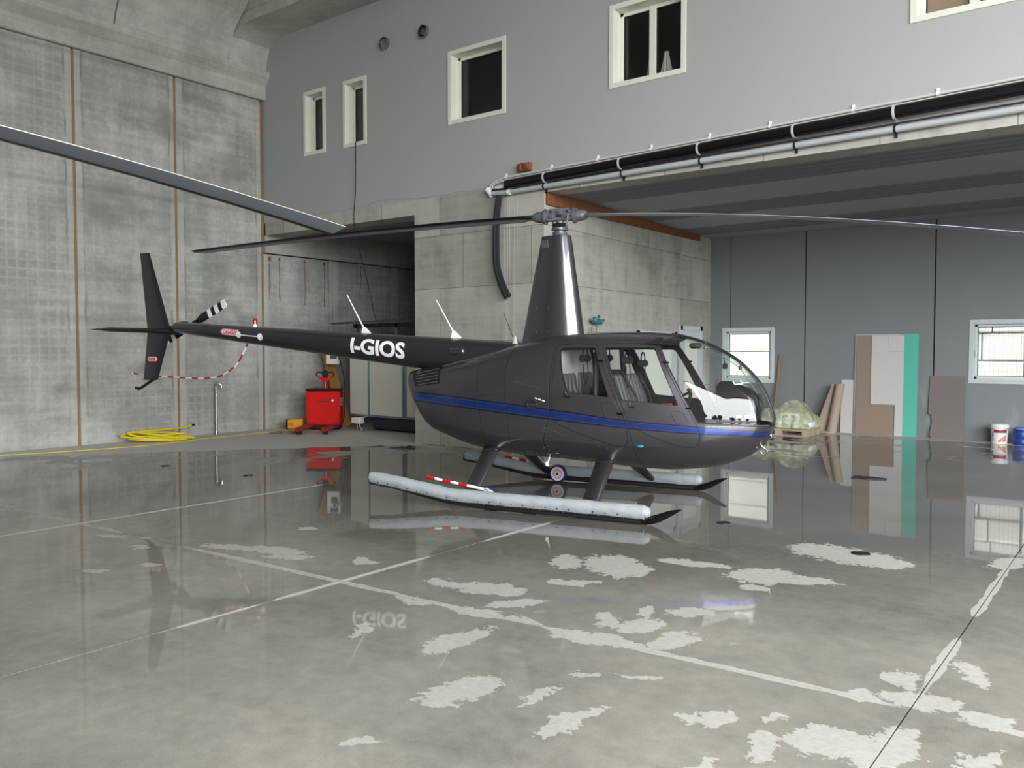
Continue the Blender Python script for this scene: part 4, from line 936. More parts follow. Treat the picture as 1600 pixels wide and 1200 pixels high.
for sg in (1, -1):
    drp = .205 if sg == 1 else .49
    sl = .06
    hous = MB(); hous.lathe([(.03, .13), (.06, .135), (.06, .155), (.09, .16), (.09, .176), (.08, .178), (.08, .192), (.066, .197), (.062, .25), (.052, .295), (.022, .335)], (0, 0, HZ - .005), 'x', 18)
    if sg == -1: bmesh.ops.transform(hous.b, matrix=Matrix.Rotation(PI, 4, 'Z'), verts=hous.b.verts)
    part(hous, 'pitch_housing', 'hubgrey')
    for k in range(8):
        a = k * PI / 4; MB().cyl((sg * .178, .071 * math.cos(a), HZ - .005 + .071 * math.sin(a)), (sg * .204, .071 * math.cos(a), HZ - .005 + .071 * math.sin(a)), .009, n=8).build('flange_bolt', 'steel', rotor)
    MB().tube([(sg * .12, -sg * .10, HZ), (sg * .11, -sg * .105, 3.1), (sg * .085, -sg * .09, 3.03)], .009, 8).build('pitch_link', 'steel', rotor)
    MB().tube([(sg * .155, -sg * .06, HZ), (sg * .12, -sg * .105, HZ)], .014, 8).build('pitch_horn', 'hubgrey', rotor)
    # blade: leading edge towards +y on sg=+1 (turns anticlockwise seen from above)
    m = MB(); R = []
    st = [.29, .38, .5, .7, 1.1, 1.6, 2.2, 2.8, 3.4, 4.0, 4.6, 4.97, 5.03]
    secp = [(0, 0), (.015, .3), (.06, .62), (.16, .93), (.3, 1), (.6, .68), (.9, .2), (.975, .05)]
    T = []; E = []
    for r_ in st:
        z = HZ - drp * (r_ / 5.03) ** 1.7; ch = .09 if r_ < .35 else (.16 if r_ < .45 else .254); th = .05 if r_ < .4 else .031
        tw = math.radians(7 - 6 * r_ / 5.03); up, lo = [], []
        def q(u, t): # u chordwise from the leading edge, t thickness
            yy = (.28 - u) * ch; zz = t * th / 2; return (sg * r_, sg * (yy * math.cos(tw) - zz * math.sin(tw)), z + zz * math.cos(tw) + yy * math.sin(tw))
        R.append([q(u, t) for u, t in secp] + [q(u, -t) for u, t in secp[::-1][:-1]])
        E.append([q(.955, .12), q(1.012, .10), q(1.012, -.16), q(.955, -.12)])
    n = len(R[0]); V = [[m.b.verts.new(p) for p in r] for r in R]
    for i in range(len(V) - 1):
        for j in range(n):
            f = m.b.faces.new((V[i][j], V[i][(j + 1) % n], V[i + 1][(j + 1) % n], V[i + 1][j])); f.material_index = 1 if (j >= 8 and j < n - 4) else 0
    m.b.faces.new(V[0][::-1]); m.b.faces.new(V[-1])
    bl = m.build('main_rotor_blade', ['bladeblk', 'bladegrey'], H, 35); bl.rotation_euler = (0, 0, BA); turning.append(bl)
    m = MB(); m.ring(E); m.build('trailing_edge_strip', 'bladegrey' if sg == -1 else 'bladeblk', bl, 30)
# ---- undercarriage
def lerp_path(pts, n): return resample(pts, n)
legs = {}
for s in (-1, 1):
    for x, top, bx in ((-.66, .53, -.60), (.70, .47, .76)):
        m = MB(); R = []
        for t in np.linspace(0, 1, 8):
            y = .40 + (1.085 - .40) * t; z = top + (.10 - top) * t ** .92; xx = x + (bx - x) * t; c = .205 - .03 * t; thk = .055 - .01 * t
            ring = []
            for u, h in ((0, 0), (.05, .55), (.2, 1), (.45, .95), (.75, .5), (1, .06), (.75, -.5), (.45, -.95), (.2, -1), (.05, -.55)):
                ring.append((xx + c * (.4 - u), s * y + h * thk * .5 * s, z + h * thk * .5))
            R.append(ring)
        m.ring(R); m.build('landing_gear_leg', 'paintp', H, 50)
        MB().box((x - .01, s * .40, top + .02), (.19, .10, .06), bev=.02).build('leg_fairing', 'black', H)
    sk = [(-1.84, .21), (-1.5, .168), (-1.1, .10), (-.85, .063), (-.7, .045), (-.3, .036), (.3, .032), (.9, .028), (1.35, .028), (1.46, .05), (1.56, .105), (1.66, .165)]
    m = MB(); m.tube([(x, s * 1.09, z) for x, z in sk[:9]], .028, 10); skd = m.build('skid_tube', 'black', H)
    m = MB(); R = []
    for x, z, hw, hh in ((1.30, .034, .034, .032), (1.39, .046, .04, .042), (1.47, .074, .042, .042), (1.55, .113, .042, .036), (1.61, .140, .04, .025), (1.665, .163, .034, .010), (1.68, .166, .02, .005)):
        R.append([(x, s * 1.09 + hw * math.cos(a), z + hh * math.sin(a)) for a in np.linspace(0, 2 * PI, 12, endpoint=False)])
    m.ring(R); m.build('skid_shoe', 'blackg', skd)
    MB().bx((-.82, s * 1.09 - .02, .012), (-.60, s * 1.09 + .02, .035)).bx((.2, s * 1.09 - .02, .004), (.6, s * 1.09 + .02, .02)).build('wear_plate', 'steel', skd, 0)
    # folded emergency float under its cover
    fp = [(-1.815, .262), (-1.5, .232), (-1.1, .178), (-.85, .145), (-.7, .137), (-.3, .132), (.3, .130), (.9, .127), (1.33, .124)]
    P = resample([(x, s * 1.105, z) for x, z in fp], .03); m = MB(); R = []
    rnd = random.Random(3 if s < 0 else 4); ph = [rnd.uniform(0, 6.3) for _ in range(8)]
    for i, p in enumerate(P):
        t = i / (len(P) - 1); r0 = .066 if t > .05 else .056 + .2 * t; R_ = []
        pin = .0015 * math.sin(i * .45 + ph[0]) - (.0022 if i % 11 == 0 else 0)
        for j in range(22):
            a = 2 * PI * j / 22; rr_ = r0 + pin + .0014 * math.sin(3 * a + i * .31 + ph[2]) + .0012 * math.sin(5 * a - i * .7 + ph[3]) + rnd.uniform(-.0006, .0006)
            R_.append((p[0], p[1] + 1.0 * rr_ * math.cos(a), p[2] + rr_ * math.sin(a) - (.016 if math.sin(a) < -.6 else 0)))
        R.append(R_)
    m.ring(R); fl_ = m.build('float_cover', 'float', H, 70)
    m = MB(); m.lathe([(.058, 0), (.054, .03), (.04, .05), (.03, .046), (.012, .056), (0, .05)], (1.328, s * 1.105, .124), 'x', 16)
    for v in m.b.verts: v.co += Vector((0, rnd.uniform(-.005, .005), rnd.uniform(-.005, .005)))
    m.build('float_end_cap', 'float', fl_, 50)
    MB().lathe([(.052, 0), (.055, -.012), (.05, -.03), (0, -.034)], (-1.80, s * 1.105, .260), 'x', 16).build('float_strap', 'black', fl_)
    m = MB(); m.tube([(x, s * (1.105 + .038), z - .066) for x, z in fp], .012, 8); m.tube([(x, s * (1.105 - .038), z - .066) for x, z in fp], .012, 8); m.build('float_rail', 'black', fl_)
    q = resample([(x, 0, z) for x, z in fp], .125)
    for (x, _, z) in q[1:-1]:
        MB().ball((x, s * (1.105 + .054), z - .034), .0095, n=8, sc=(1, .5, 1)).build('snap_stud', 'black', fl_)
        MB().ball((x + .06, s * (1.105 + .049), z - .066), .006, n=6, sc=(1, .6, 1)).build('rail_screw', 'steel', fl_)
    # ground handling wheel with striped bar, inboard of the skid
    wy = s * .955; wc = Vector((-.405, wy, .113))
    m = MB(); m.lathe([(.088, -.032), (.106, -.03), (.113, -.015), (.113, .015), (.106, .03), (.088, .032)], wc, 'y', 32); wh = m.build('ground_wheel', 'navy', H)
    cols = ('pink', 'red', 'white') if s > 0 else ('mint', 'green', 'white')
    for sd in (-1, 1):
        for rr2, dd, cc in ((.089, .033, cols[0]), (.060, .035, cols[1]), (.052, .0358, cols[2]), (.044, .0366, cols[1]), (.036, .0374, cols[2]), (.018, .044, 'black')):
            MB().lathe([(0, sd * .02), (rr2, sd * .02), (rr2, sd * dd), (0, sd * dd)], wc, 'y', 28).build('wheel_disc', cc, wh)
    MB().box((-.40, s * 1.02, .09), (.16, .12, .05), bev=.01).build('wheel_bracket', 'black', wh)
    a, c = Vector((-1.16, s * .985, .285)), Vector((-.46, s * .985, .198)); m = MB(); nb = 7
    for i in range(nb):
        p, q2 = a.lerp(c, i / nb), a.lerp(c, (i + 1) / nb); m.cyl(p, q2, .0185 if i % 2 == 0 and i < 5 else .016, n=10, k=0 if i in (0, 2, 4) else 1)
    m.build('wheel_bar', ['red', 'white'], wh)
    MB().tube([(-.47, s * .985, .20), (-.42, s * .985, .205), (-.36, s * .985, .14)], .014, 8).build('bar_end', 'cream', wh)
for x, z in ((-.66, .545), (.70, .48)): MB().tube([(x, -.42, z), (x, 0, z + .01), (x, .42, z)], .03, 10).build('cross_tube', 'black', H)
# headsets hanging in the cabin
def headset(loc, label):
    t = thing('headset', label, 'headset', loc, PSI)
    MB().tube([(0, .075 * math.cos(a), .09 * math.sin(a)) for a in np.linspace(-.2, PI + .2, 16)], .008, 6).build('headband', 'black', t)
    for s in (-1, 1): MB().lathe([(0, -.03), (.034, -.03), (.042, -.01), (.036, .02), (0, .024)], (0, s * .078, -.035), 'y', 14).build('ear_cup', 'rubber', t)
    MB().tube([(0, .07, -.06), (.02, .05, -.2), (.01, 0, -.33), (.0, -.04, -.25), (0, -.06, -.1)], .006, 6).build('cord', 'rubber', t)
hc, hs_ = math.cos(PSI), math.sin(PSI)
def h2w(x, y, z): return (HX + hc * x - hs_ * y, HY + hs_ * x + hc * y, z)
headset(h2w(.42, -.30, 1.62), 'black headset hanging in the right rear cabin window, nearer the bulkhead')
headset(h2w(.53, .12, 1.62), 'black headset hanging in the rear cabin, behind the first one')
headset(h2w(.86, -.18, 1.60), 'black headset hanging from the roof behind the right front window')
headset(h2w(.90, .26, 1.56), 'black headset hanging over the left front seat back')
# second helicopter, out of frame on the left: only one blade reaches into the picture
H2 = H.copy(); C.objects.link(H2); H2.name = 'helicopter'; H2.location = (-6.09, -.10, 0); H2.rotation_euler = (0, 0, math.radians(-21))
tag(H2, 'second helicopter beyond the left frame edge, one grey rotor blade reaching in', 'helicopter')
SKIP = ('registration_lettering', 'danger_lettering', 'danger_decal', 'danger_field')
for ch in list(H.children):
    c = dup(ch, H2)
    if ch in turning:
        c.rotation_euler = (0, 0, BA + math.radians(102.35))
        if ch.name.startswith('main_rotor_blade'):      # blades left at a coarse pitch
            c.matrix_local = Matrix.Rotation(BA + math.radians(102.35), 4, 'Z') @ Matrix.Translation((0, 0, HZ)) @ Matrix.Rotation(math.radians(11), 4, 'X') @ Matrix.Translation((0, 0, -HZ))
    for g in ch.children:
        if g.name.split('.')[0] in SKIP: continue
        d = dup(g, c)
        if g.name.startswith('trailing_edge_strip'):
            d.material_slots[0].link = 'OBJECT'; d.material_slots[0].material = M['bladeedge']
        for g3 in g.children: dup(g3, d)

# ------------------------------------------------------------------ pipes and fittings on the back wall
yP = YA - .11
def zp(x, z0): return z0 + .026 * (x + 8.4)
def pipe_thing(name, label, pts, r, mat, clips=(), clipmat='conduit', n=14, cr=1.25):
    t = thing(name, label, 'pipe', pts[0])
    o = Vector(pts[0]); MB().tube([Vector(p) - o for p in pts], r, n).build('pipe_run', mat, t)
    for x in clips:
        z = np.interp(x, [p[0] for p in pts], [p[2] for p in pts]); y = np.interp(x, [p[0] for p in pts], [p[1] for p in pts])
        m = MB(); m.tube([Vector((x - .014, y, z)) - o, Vector((x + .014, y, z)) - o], r * cr, n); m.box(Vector((x, (y + YA) / 2, z + r * .9)) - o, (.022, YA - y, .02)); m.box(Vector((x, YA - .01, z)) - o, (.03, .02, r * 2 + .1)); m.build('pipe_clip', clipmat, t)
    return t
pipe_thing('black_pipe', 'thick black drain pipe running along the lintel above the wide opening', [(-8.42, yP, zp(-8.42, 4.36)), (-8.36, yP, zp(-8.4, 4.36)), (XR, yP, zp(XR, 4.36))], .078, 'blackg', (-7.65, -6.3, -5.06, -3.75, -2.55, -.9, 1.2), 'greylac', 18, 1.12)
pipe_thing('grey_pipe', 'silver grey pipe just under the thick black drain pipe', [(-8.8, YA - .06, 4.27), (-8.5, YA - .07, 4.245), (-8.0, YA - .07, 4.25), (XR, YA - .07, 4.25 + .0125 * 18)], .042, 'pipegrey', (-7.7, -6.3, -5.06, -3.75, -2.55, -1.0), 'black', 14, 1.08)
pipe_thing('black_cable', 'thin black cable lying on top of the silver grey pipe', [(-8.75, YA - .08, 4.315), (-8.0, YA - .08, 4.305), (-5.0, YA - .085, 4.345), (-1.2, YA - .08, 4.40), (XR, YA - .08, 4.53)], .012, 'rubber', ())
for k, (dz, lb) in enumerate(((.172, 'upper of the two pale conduits above the black drain pipe'), (.125, 'lower of the two pale conduits above the black drain pipe'))):
    pipe_thing('conduit', lb, [(-8.80 + .03 * k, YA - .03, 4.33), (-8.83 + .05 * k, YA - .03, 4.40), (-8.76 + .06 * k, YA - .03, 4.45 - .02 * k), (-8.55, YA - .03, zp(-8.55, 4.33 + dz)), (-8.2, YA - .03, zp(-8.2, 4.33 + dz)), (XR, YA - .03, zp(XR, 4.33 + dz))], .019, 'conduit', (-8.5, -7.6, -6.75, -5.85, -4.95, -4.1, -3.05, -2.1, -1.0) if k == 0 else (), 'white', 10, 1.3)
m = MB(); m.cyl((-8.86, YA - .06, 4.34), (-8.76, YA - .06, 4.24), .052, n=14); tag(m.build('pipe_elbow', 'white'), 'white pipe elbow at the left end of the silver grey pipe', 'pipe fitting')
m = MB(); m.box((-8.60, YA - .05, 4.345), (.20, .10, .07), bev=.025); tag(m.build('junction_box', 'white'), 'small white junction box at the left end of the pipes', 'box')
m = MB(); m.cyl((-8.42, YA - .07, 4.246), (-8.36, YA - .07, 4.246), .05, n=14); tag(m.build('pipe_coupling', 'white'), 'white coupling ring on the silver grey pipe', 'pipe fitting')
t = thing('steel_bracket', 'rusty brown box fitting on the wall above the conduits', 'bracket', (-8.11, YA, 4.61))
MB().box((0, -.04, 0), (.26, .08, .13), bev=.01).build('plate', 'rust', t, 0); MB().box((-.05, -.09, 0), (.05, .05, .10), bev=.01).build('lug', 'rust', t, 0); MB().box((.07, -.09, .01), (.07, .05, .09), bev=.01).build('lug', 'rust', t, 0)
# black ribbed hose hanging from the pipe end
t = thing('ribbed_hose', 'bundle of black corrugated hoses hanging from the pipe end', 'hose', (-8.6, YA - .1, 4.2))
hp = [(0, .03, 0), (-.035, 0, -.35), (-.05, 0, -.77), (-.03, 0, -1.15), (.08, 0, -1.45), (.20, 0, -1.66)]
def spline(pts, n):
    p = [Vector(q) for q in pts]; p = [p[0] * 2 - p[1]] + p + [p[-1] * 2 - p[-2]]; out = []
    for i in range(1, len(p) - 2):
        for k in range(n):
            t = k / n; a, b, c, d = p[i - 1:i + 3]; out.append(.5 * ((2 * b) + (c - a) * t + (2 * a - 5 * b + 4 * c - d) * t * t + (3 * b - a - 3 * c + d) * t ** 3))
    return out + [p[-2]]
for k, dx in enumerate((-.028, .028, .0)):
    q = spline([(x + dx * (1 + .25 * abs(z)) * (.6 + .4 * (z < -.3)), y - (.04 if k == 2 else 0), z + (0 if z > -1.6 else dx * .5)) for x, y, z in hp], 26)
    MB().tube(q, [.030 + .004 * (i % 2) for i in range(len(q))], 10).build('hose', 'rubber', t, 30)
# cable from the second small window down into the bay
t = thing('hanging_cable', 'thin dark cable hanging from the second small window into the bay', 'cable', (-12.09, YA, 5.6))
MB().tube(spline([(.10, .16, .03), (.03, .02, .05), (.0, -.035, .02), (-.01, -.035, -.2), (-.03, -.03, -.9), (-.06, -.03, -1.6), (-.02, .25, -2.6), (.05, .5, -3.7)], 8), .008, 6).build('cable_run', 'rubber', t)
# round wall vents
for x, z, lb in ((-11.32, 7.28, 'round steel vent with bright flap, left of the two high on the wall'), (-10.34, 7.27, 'round steel vent with dark open mouth, right of the two')):
    t = thing('wall_vent', lb, 'vent', (x, YA, z))
    MB().lathe([(.105, 0), (.115, -.01), (.115, -.05), (.10, -.06), (.095, -.02), (.095, 0)], ax='y', n=24).build('collar', 'steel', t)
    if x < -11: MB().lathe([(.0, -.07), (.05, -.066), (.09, -.05), (.09, -.04), (0, -.05)], ax='y', n=20).box((0, -.075, 0), (.16, .012, .03), Matrix.Rotation(.25, 3, 'Y')).build('flap', 'steel', t)
    else:
        MB().lathe([(0, -.012), (.094, -.012), (.094, -.004), (0, -.004)], ax='y', n=20).build('bore', 'black', t); MB().lathe([(.03, -.02), (.06, -.03), (.06, -.02), (.03, -.012)], ax='y', n=18).build('inner_ring', 'hubgrey', t)
# standpipe and hoses along the left wall
t = thing('standpipe', 'galvanised standpipe with tap rising from the floor against left wall', 'pipe', (XL + .10, 9.64, 0))
MB().cyl((0, 0, 0), (0, 0, .96), .022, n=12).build('riser', 'steel', t)
MB().lathe([(.07, 0), (.07, .012), (.035, .014), (.032, .08), (.024, .085)], n=16).build('floor_flange', 'steel', t)
for z in (.25, .78): MB().lathe([(.022, z - .02), (.032, z - .018), (.032, z + .018), (.022, z + .02)], n=12).build('coupling', 'steel', t)
MB().tube([(0, 0, .94), (.0, 0, 1.0), (.03, .03, 1.02), (.06, .08, 1.0), (.06, .09, .93)], [.026, .028, .026, .022, .02], 10).box((.03, .03, 1.06), (.02, .09, .012), bev=.004).build('tap', 'chrome', t)
t = thing('garden_hose', 'coil of bright yellow hose lying on the dry floor by the left wall', 'hose', (-14.55, 8.25, 0))
rnd = random.Random(11); pts = []
for i in range(170):
    a = i * .245; e = i / 170; ra = .42 + .13 * math.sin(i * .11 + 1) + rnd.uniform(-.012, .012); rb = .17 + .05 * math.sin(i * .07)
    pts.append((-.02 + ra * math.cos(a) * .75 * .62 - rb * math.sin(a) * .5 + .06 * math.sin(i * .05), .0 + ra * math.cos(a) * .98 + rb * math.sin(a) * .45 + .08 * math.sin(i * .035), .026 + .18 * (.5 + .5 * math.sin(i * .19 + .6 * math.sin(i * .041))) * (.25 + .75 * e)))
pts.append((-.2, .62, .20)); pts.append((-.25, .78, .23))
MB().tube(pts, .0165, 8).build('hose', 'yellow', t)
MB().tube([(-.25, .78, .23), (-.27, .86, .235)], .02, 8).build('hose_nozzle', 'black', t)
t = thing('thin_cord', 'thin yellow cord trailing along the floor edge under the left wall', 'cord', (-14.5, 5.0, 0))
q = [(-14.66, -1), (-14.62, 3.0), (-14.52, 5.4), (-14.30, 6.2), (-14.15, 6.9), (-14.02, 7.6), (-14.1, 8.3), (-14.25, 9.0), (-14.33, 9.8), (-14.38, 10.4), (-14.35, 10.9), (-14.42, 11.15)]
MB().tube(spline([(x + 14.5, y - 5.0, .008) for x, y in q], 8), .0065, 6).build('cord_run', 'yellow', t)
t = thing('dark_rag', 'flat dark tangle of cord and rag on the floor left of the yellow case', 'rag', (-14.0, 10.62, 0))
m = MB(); rn = random.Random(5)
for k in range(4): m.tube(spline([(rn.uniform(-.22, .22), rn.uniform(-.22, .22), .01 + .02 * rn.random()) for _ in range(7)], 5), .009, 6)
m.build('strands', 'stick', t)
# ------------------------------------------------------------------ red pallet truck
PA = math.atan2(-.79, .61)
t = thing('pallet_truck', 'red electric pallet truck parked with forks towards us by the bay', 'pallet truck', (-13.92, 11.53, 0), PA)   # local x = fork direction
m = MB(); m.bx((-.34, -.36, .09), (0, .36, .83), .03); body_ = m.build('body', 'redj', t)
MB().bx((0, -.30, .16), (.012, .30, .76), .006).build('front_cover', 'redj', body_); MB().box((.018, .06, .62), (.02, .34, .05), bev=.012).build('grip_slot', 'redd', body_); MB().ball((.024, .21, .625), .028, n=10, sc=(.4, 1, 1)).build('round_badge', 'white', body_)
MB().bx((-.35, -.37, .83), (.02, .37, .87), .02).build('top_tray', 'black', t); MB().box((-.12, -.05, .885), (.16, .30, .03), bev=.01).build('tray_item', 'hubgrey', t)
for k, z in enumerate((.66, .60, .54)): MB().box((-.17, .363, z), (.12, .006, .035)).build('side_label', 'greylac', body_, 0)
MB().bx((-.33, -.35, .02), (-.02, .35, .10), .02).build('skirt', 'black', t)
for s in (-1, 1):
    m = MB(); m.bx((-.02, s * .26 - .085, .07), (1.05, s * .26 + .085, .135), .02); m.box((1.10, s * .26, .095), (.14, .12, .05), bev=.03); m.build('fork', 'redd', t)
    MB().cyl((.95, s * .26 - .05, .045), (.95, s * .26 + .05, .045), .042, n=14).build('fork_roller', 'rubber', t)
m = MB(); m.tube([(-.25, 0, .80), (-.27, 0, 1.0), (-.25, 0, 1.10)], .035, 10); m.prism([(-.17, 1.12), (-.05, 1.03), (.05, 1.03), (.17, 1.12), (.17, 1.15), (.05, 1.09), (-.05, 1.09), (-.17, 1.15)], 'x', -.28, -.23); til = m.build('tiller', 'redj', t)
for s in (-1, 1): MB().tube([(-.25, s * .03, 1.11), (-.25, s * .06, 1.21), (-.25, s * .16, 1.22), (-.25, s * .19, 1.17), (-.25, s * .16, 1.12)], .018, 8).build('handle_loop', 'rubber', til)
MB().box((-.25, 0, 1.19), (.08, .11, .14), bev=.03).build('control_head', 'black', til)
t = thing('charger_case', 'yellow plastic case on the floor beside the red pallet truck', 'case', (-14.52, 11.28, 0), PA)
MB().bx((-.10, -.17, .01), (.10, .17, .22), .02).build('shell', 'yellowd', t)
for y in (-.15, .0, .15): MB().bx((-.105, y - .018, .0), (.11, y + .018, .225), .008).build('corner_band', 'black' if y < 0 else 'yellowd', t)
MB().box((.112, -.07, .12), (.008, .09, .06)).build('label_plate', 'orange', t, 0)
# plank, small electric unit and cable behind the truck
t = thing('timber_plank', 'orange timber plank leaning behind the red pallet truck', 'plank', (-14.02, 12.3, 0), .15)
MB().box((-.37, 0, 1.01), (.26, .045, 2.12), Matrix.Rotation(-.345, 3, 'Y'), bev=.004).build('board', 'plank', t, 0)
t = thing('electric_unit', 'white electric unit with blue top hanging above the pallet truck handle', 'control box', (-14.14, 12.0, 1.62), .3)
MB().box((0, 0, 0), (.30, .10, .48), bev=.015).build('housing', 'white', t); MB().box((.04, -.055, .17), (.20, .02, .10), bev=.005).build('blue_panel', 'bagblue', t); MB().box((.05, -.055, -.05), (.16, .02, .14), bev=.005).build('control_panel', 'hubgrey', t); MB().cyl((.06, -.06, .06), (.06, -.09, .06), .03, n=14).build('rotary_switch', 'black', t)
t = thing('black_lead', 'black cable running from the electric unit down to the cream cabinet', 'cable', (-13.98, 11.90, 1.52))
MB().tube(spline([(-.02, -.02, .22), (.03, 0, .24), (.08, 0, .16), (.18, .02, -.1), (.29, .03, -.5), (.27, .04, -1.2), (.25, -.05, -1.46), (.40, -.22, -1.488), (.22, -.3, -1.488), (.34, -.4, -1.488)], 8), .012, 6).build('lead', 'rubber', t)
# ------------------------------------------------------------------ cream cabinet in the bay
t = thing('insulated_cabinet', 'big cream sheet metal cabinet on dark plinth inside the left bay', 'cabinet', (-13.6, 12.0, 0))
for a, b in ((0, .56), (.60, 1.56), (1.68, 2.55)): MB().bx((a, 0, .33), (b, .05, 1.97), .012).build('front_panel', 'cabinet', t)
MB().bx((0, .06, .33), (2.55, 1.5, 1.97), .02).build('carcass', 'cabinet', t)
for a in (.565, 1.565, 1.635): MB().bx((a, -.012, .32), (a + .03, .045, 1.98), .006).build('joint_profile', 'bluestrip', t)
MB().bx((-.01, -.01, .295), (2.56, 1.5, .33), .006).build('base_rail', 'bluestrip', t)
m = MB(); m.bx((.58, .12, .04), (2.5, 1.4, .295), .01); pn = m.build('plinth', 'plinth', t); MB().bx((.66, .10, .09), (2.42, .125, .27), .005).build('plinth_cover', 'plinth', pn); MB().box((2.25, .095, .20), (.06, .02, .05), bev=.006).build('latch', 'steel', pn); MB().bx((.6, .2, 0), (.75, .4, .05)).bx((2.2, .2, 0), (2.35, .4, .05)).build('foot', 'black', pn)
for x in (.1, 1.3, 2.5): MB().bx((x - .03, .10, 1.97), (x + .03, .16, 2.24)).build('roof_post', 'zinc', t, 0)
MB().bx((.0, .10, 2.16), (2.55, .16, 2.24)).build('roof_beam', 'plinth', t, 0)
m = MB(); n = 60; R = []
for i in range(n + 1):
    x = -.25 + 2.9 * i / n; z = 2.27 + .02 * math.cos(i * PI * .5) + .01 * x
    R.append([(x, -.35, z - .03), (x, 1.6, z + .10), (x, 1.6, z + .106), (x, -.35, z - .024)])
m.ring(R); m.build('corrugated_roof', 'zinc', t, 20)
t = thing('socket_box', 'small white socket box at the lower left of the cream cabinet', 'box', (-13.27, 11.92, .13))
MB().bx((-.13, -.07, .02), (.13, .07, .15), .015).build('box_body', 'white', t); MB().tube(spline([(.06, .0, .02), (.09, -.02, -.05), (.16, -.03, -.09), (.12, -.05, -.125)], 5), .012, 6).build('tail_cable', 'greylac', t); MB().tube(spline([(.12, .0, .1), (.2, .02, .16), (.26, .04, .19)], 5), .010, 6).build('feed_cable', 'greylac', t); MB().cyl((-.05, .03, -.13), (-.05, .03, .02), .012).build('support_peg', 'steel', t)
# ------------------------------------------------------------------ along the rear wall of the wide bay
def flat(name, label, cat, x0, x1, h, mat, off, lean=.035, thick=.014, poly=None):
    t = thing(name, label, cat, ((x0 + x1) / 2, YB - off - lean * h, 0)); m = MB(); wd = (x1 - x0) / 2
    pl_ = poly or [(-wd, 0), (wd, 0), (wd, h), (-wd, h)]
    m.ring([[(x, -thick + lean * z, z) for x, z in pl_], [(x, lean * z, z) for x, z in pl_]]); o = m.build('board', mat, t, 0); return t
flat('white_board', 'tall white backing board, rearmost of the leaning stack, edge showing at left', 'board', -4.84, -3.75, 2.0, 'gyps', .012)
flat('green_board', 'tall turquoise green plasterboard at the right of the leaning stack', 'board', -4.0, -3.66, 2.0, 'gypsgreen', .03)
flat('brown_board', 'tall brown fibre board, L-shaped where the grey board covers it', 'board', -4.80, -3.92, 1.985, 'card', .048)
t = flat('grey_board', 'pale grey board with stepped left edge in front of the brown board', 'board', -4.51, -3.91, 1.995, 'gyps', .066, poly=[(.155, 0), (.30, 0), (.30, 1.98), (-.30, 1.98), (-.30, .61), (.155, .61)])
MB().box((.15, -.014 + .035 * 1.55, 1.66), (.29, .004, .004)).box((.005, -.014 + .035 * 1.8, 1.80), (.004, .004, .30)).build('cut_line', 'fibre', t, 0)
flat('dark_board', 'dark grey brown sheet with notched left edge leaning right of the green board', 'board', -3.45, -2.84, 1.19, 'fibre', .012, .05, poly=[(-.26, 0), (.305, 0), (.305, 1.19), (-.305, 1.19), (-.32, .46), (-.27, .44), (-.25, .30), (-.29, .06)])
flat('narrow_board', 'narrow pale grey board leaning right of the beige roll', 'board', -5.10, -4.86, 1.08, 'gyps', .012, .05)
t = thing('rolled_sheet', 'beige rolled sheet, half uncurled, leaning against the rear wall', 'roll', (-5.22, YB - .33, 0), 0)
m = MB(); R = []
for z in (0, .2, .4, .6, .8, 1.0):
    cx, cy = .0 + .13 * z, .13 * z; r1 = .128 - .012 * z
    path = [(cx - .30 + .18 * z, cy - .10), (cx - .24 + .13 * z, cy + .01), (cx - .13 + .04 * z, cy + .10)]
    path += [(cx + (r1 - .003 * k) * math.cos(a), cy + (r1 - .003 * k) * math.sin(a)) for k, a in enumerate(np.linspace(PI * .55, -PI * 1.3, 20))]
    n = len(path); off = []
    for k in range(n):
        a, b = Vector(path[max(k - 1, 0)]), Vector(path[min(k + 1, n - 1)]); d = (b - a).normalized(); off.append((path[k][0] + d.y * .012, path[k][1] - d.x * .012))
    R.append([(x, y, z + (.02 * math.sin(q_ * 1.1) if 0 < z < 1 else 0)) for q_, (x, y) in enumerate(path + off[::-1])])
m.ring(R); m.build('sheet', 'cardroll', t, 50)
m = MB(); m.ring([[(-.30, -.19, .012), (-.02, -.20, .012), (.04, -.10, .012), (-.24, -.08, .012)], [(-.30, -.185, .03), (-.02, -.195, .03), (.04, -.095, .03), (-.24, -.075, .09)]]); m.build('loose_flap', 'cardroll', t, 0)
for (x0, x1, h, lb) in ((-6.47, -6.36, 1.6, 'tall thin brown batten leaning right of the left rear window'), (-7.82, -7.75, 1.05, 'short brown batten leaning in the rear corner, seen through the canopy')):
    t = thing('batten', lb, 'batten', (x0, YB - .16, 0)); MB().box(((x1 - x0) / 2, .06, h / 2), (.055, .03, h), Matrix.Rotation(math.atan2(x1 - x0, h), 3, 'Y') @ Matrix.Rotation(-.08, 3, 'X'), bev=.003).build('stick', 'stick', t, 0)
t = thing('rod', 'thin dark rod leaning left of the tall batten under the window', 'rod', (-6.72, YB - .1, 0)); MB().cyl((-.06, -.04, 0), (.33, .06, 1.0), .010, n=8).build('bar', 'fibre', t)
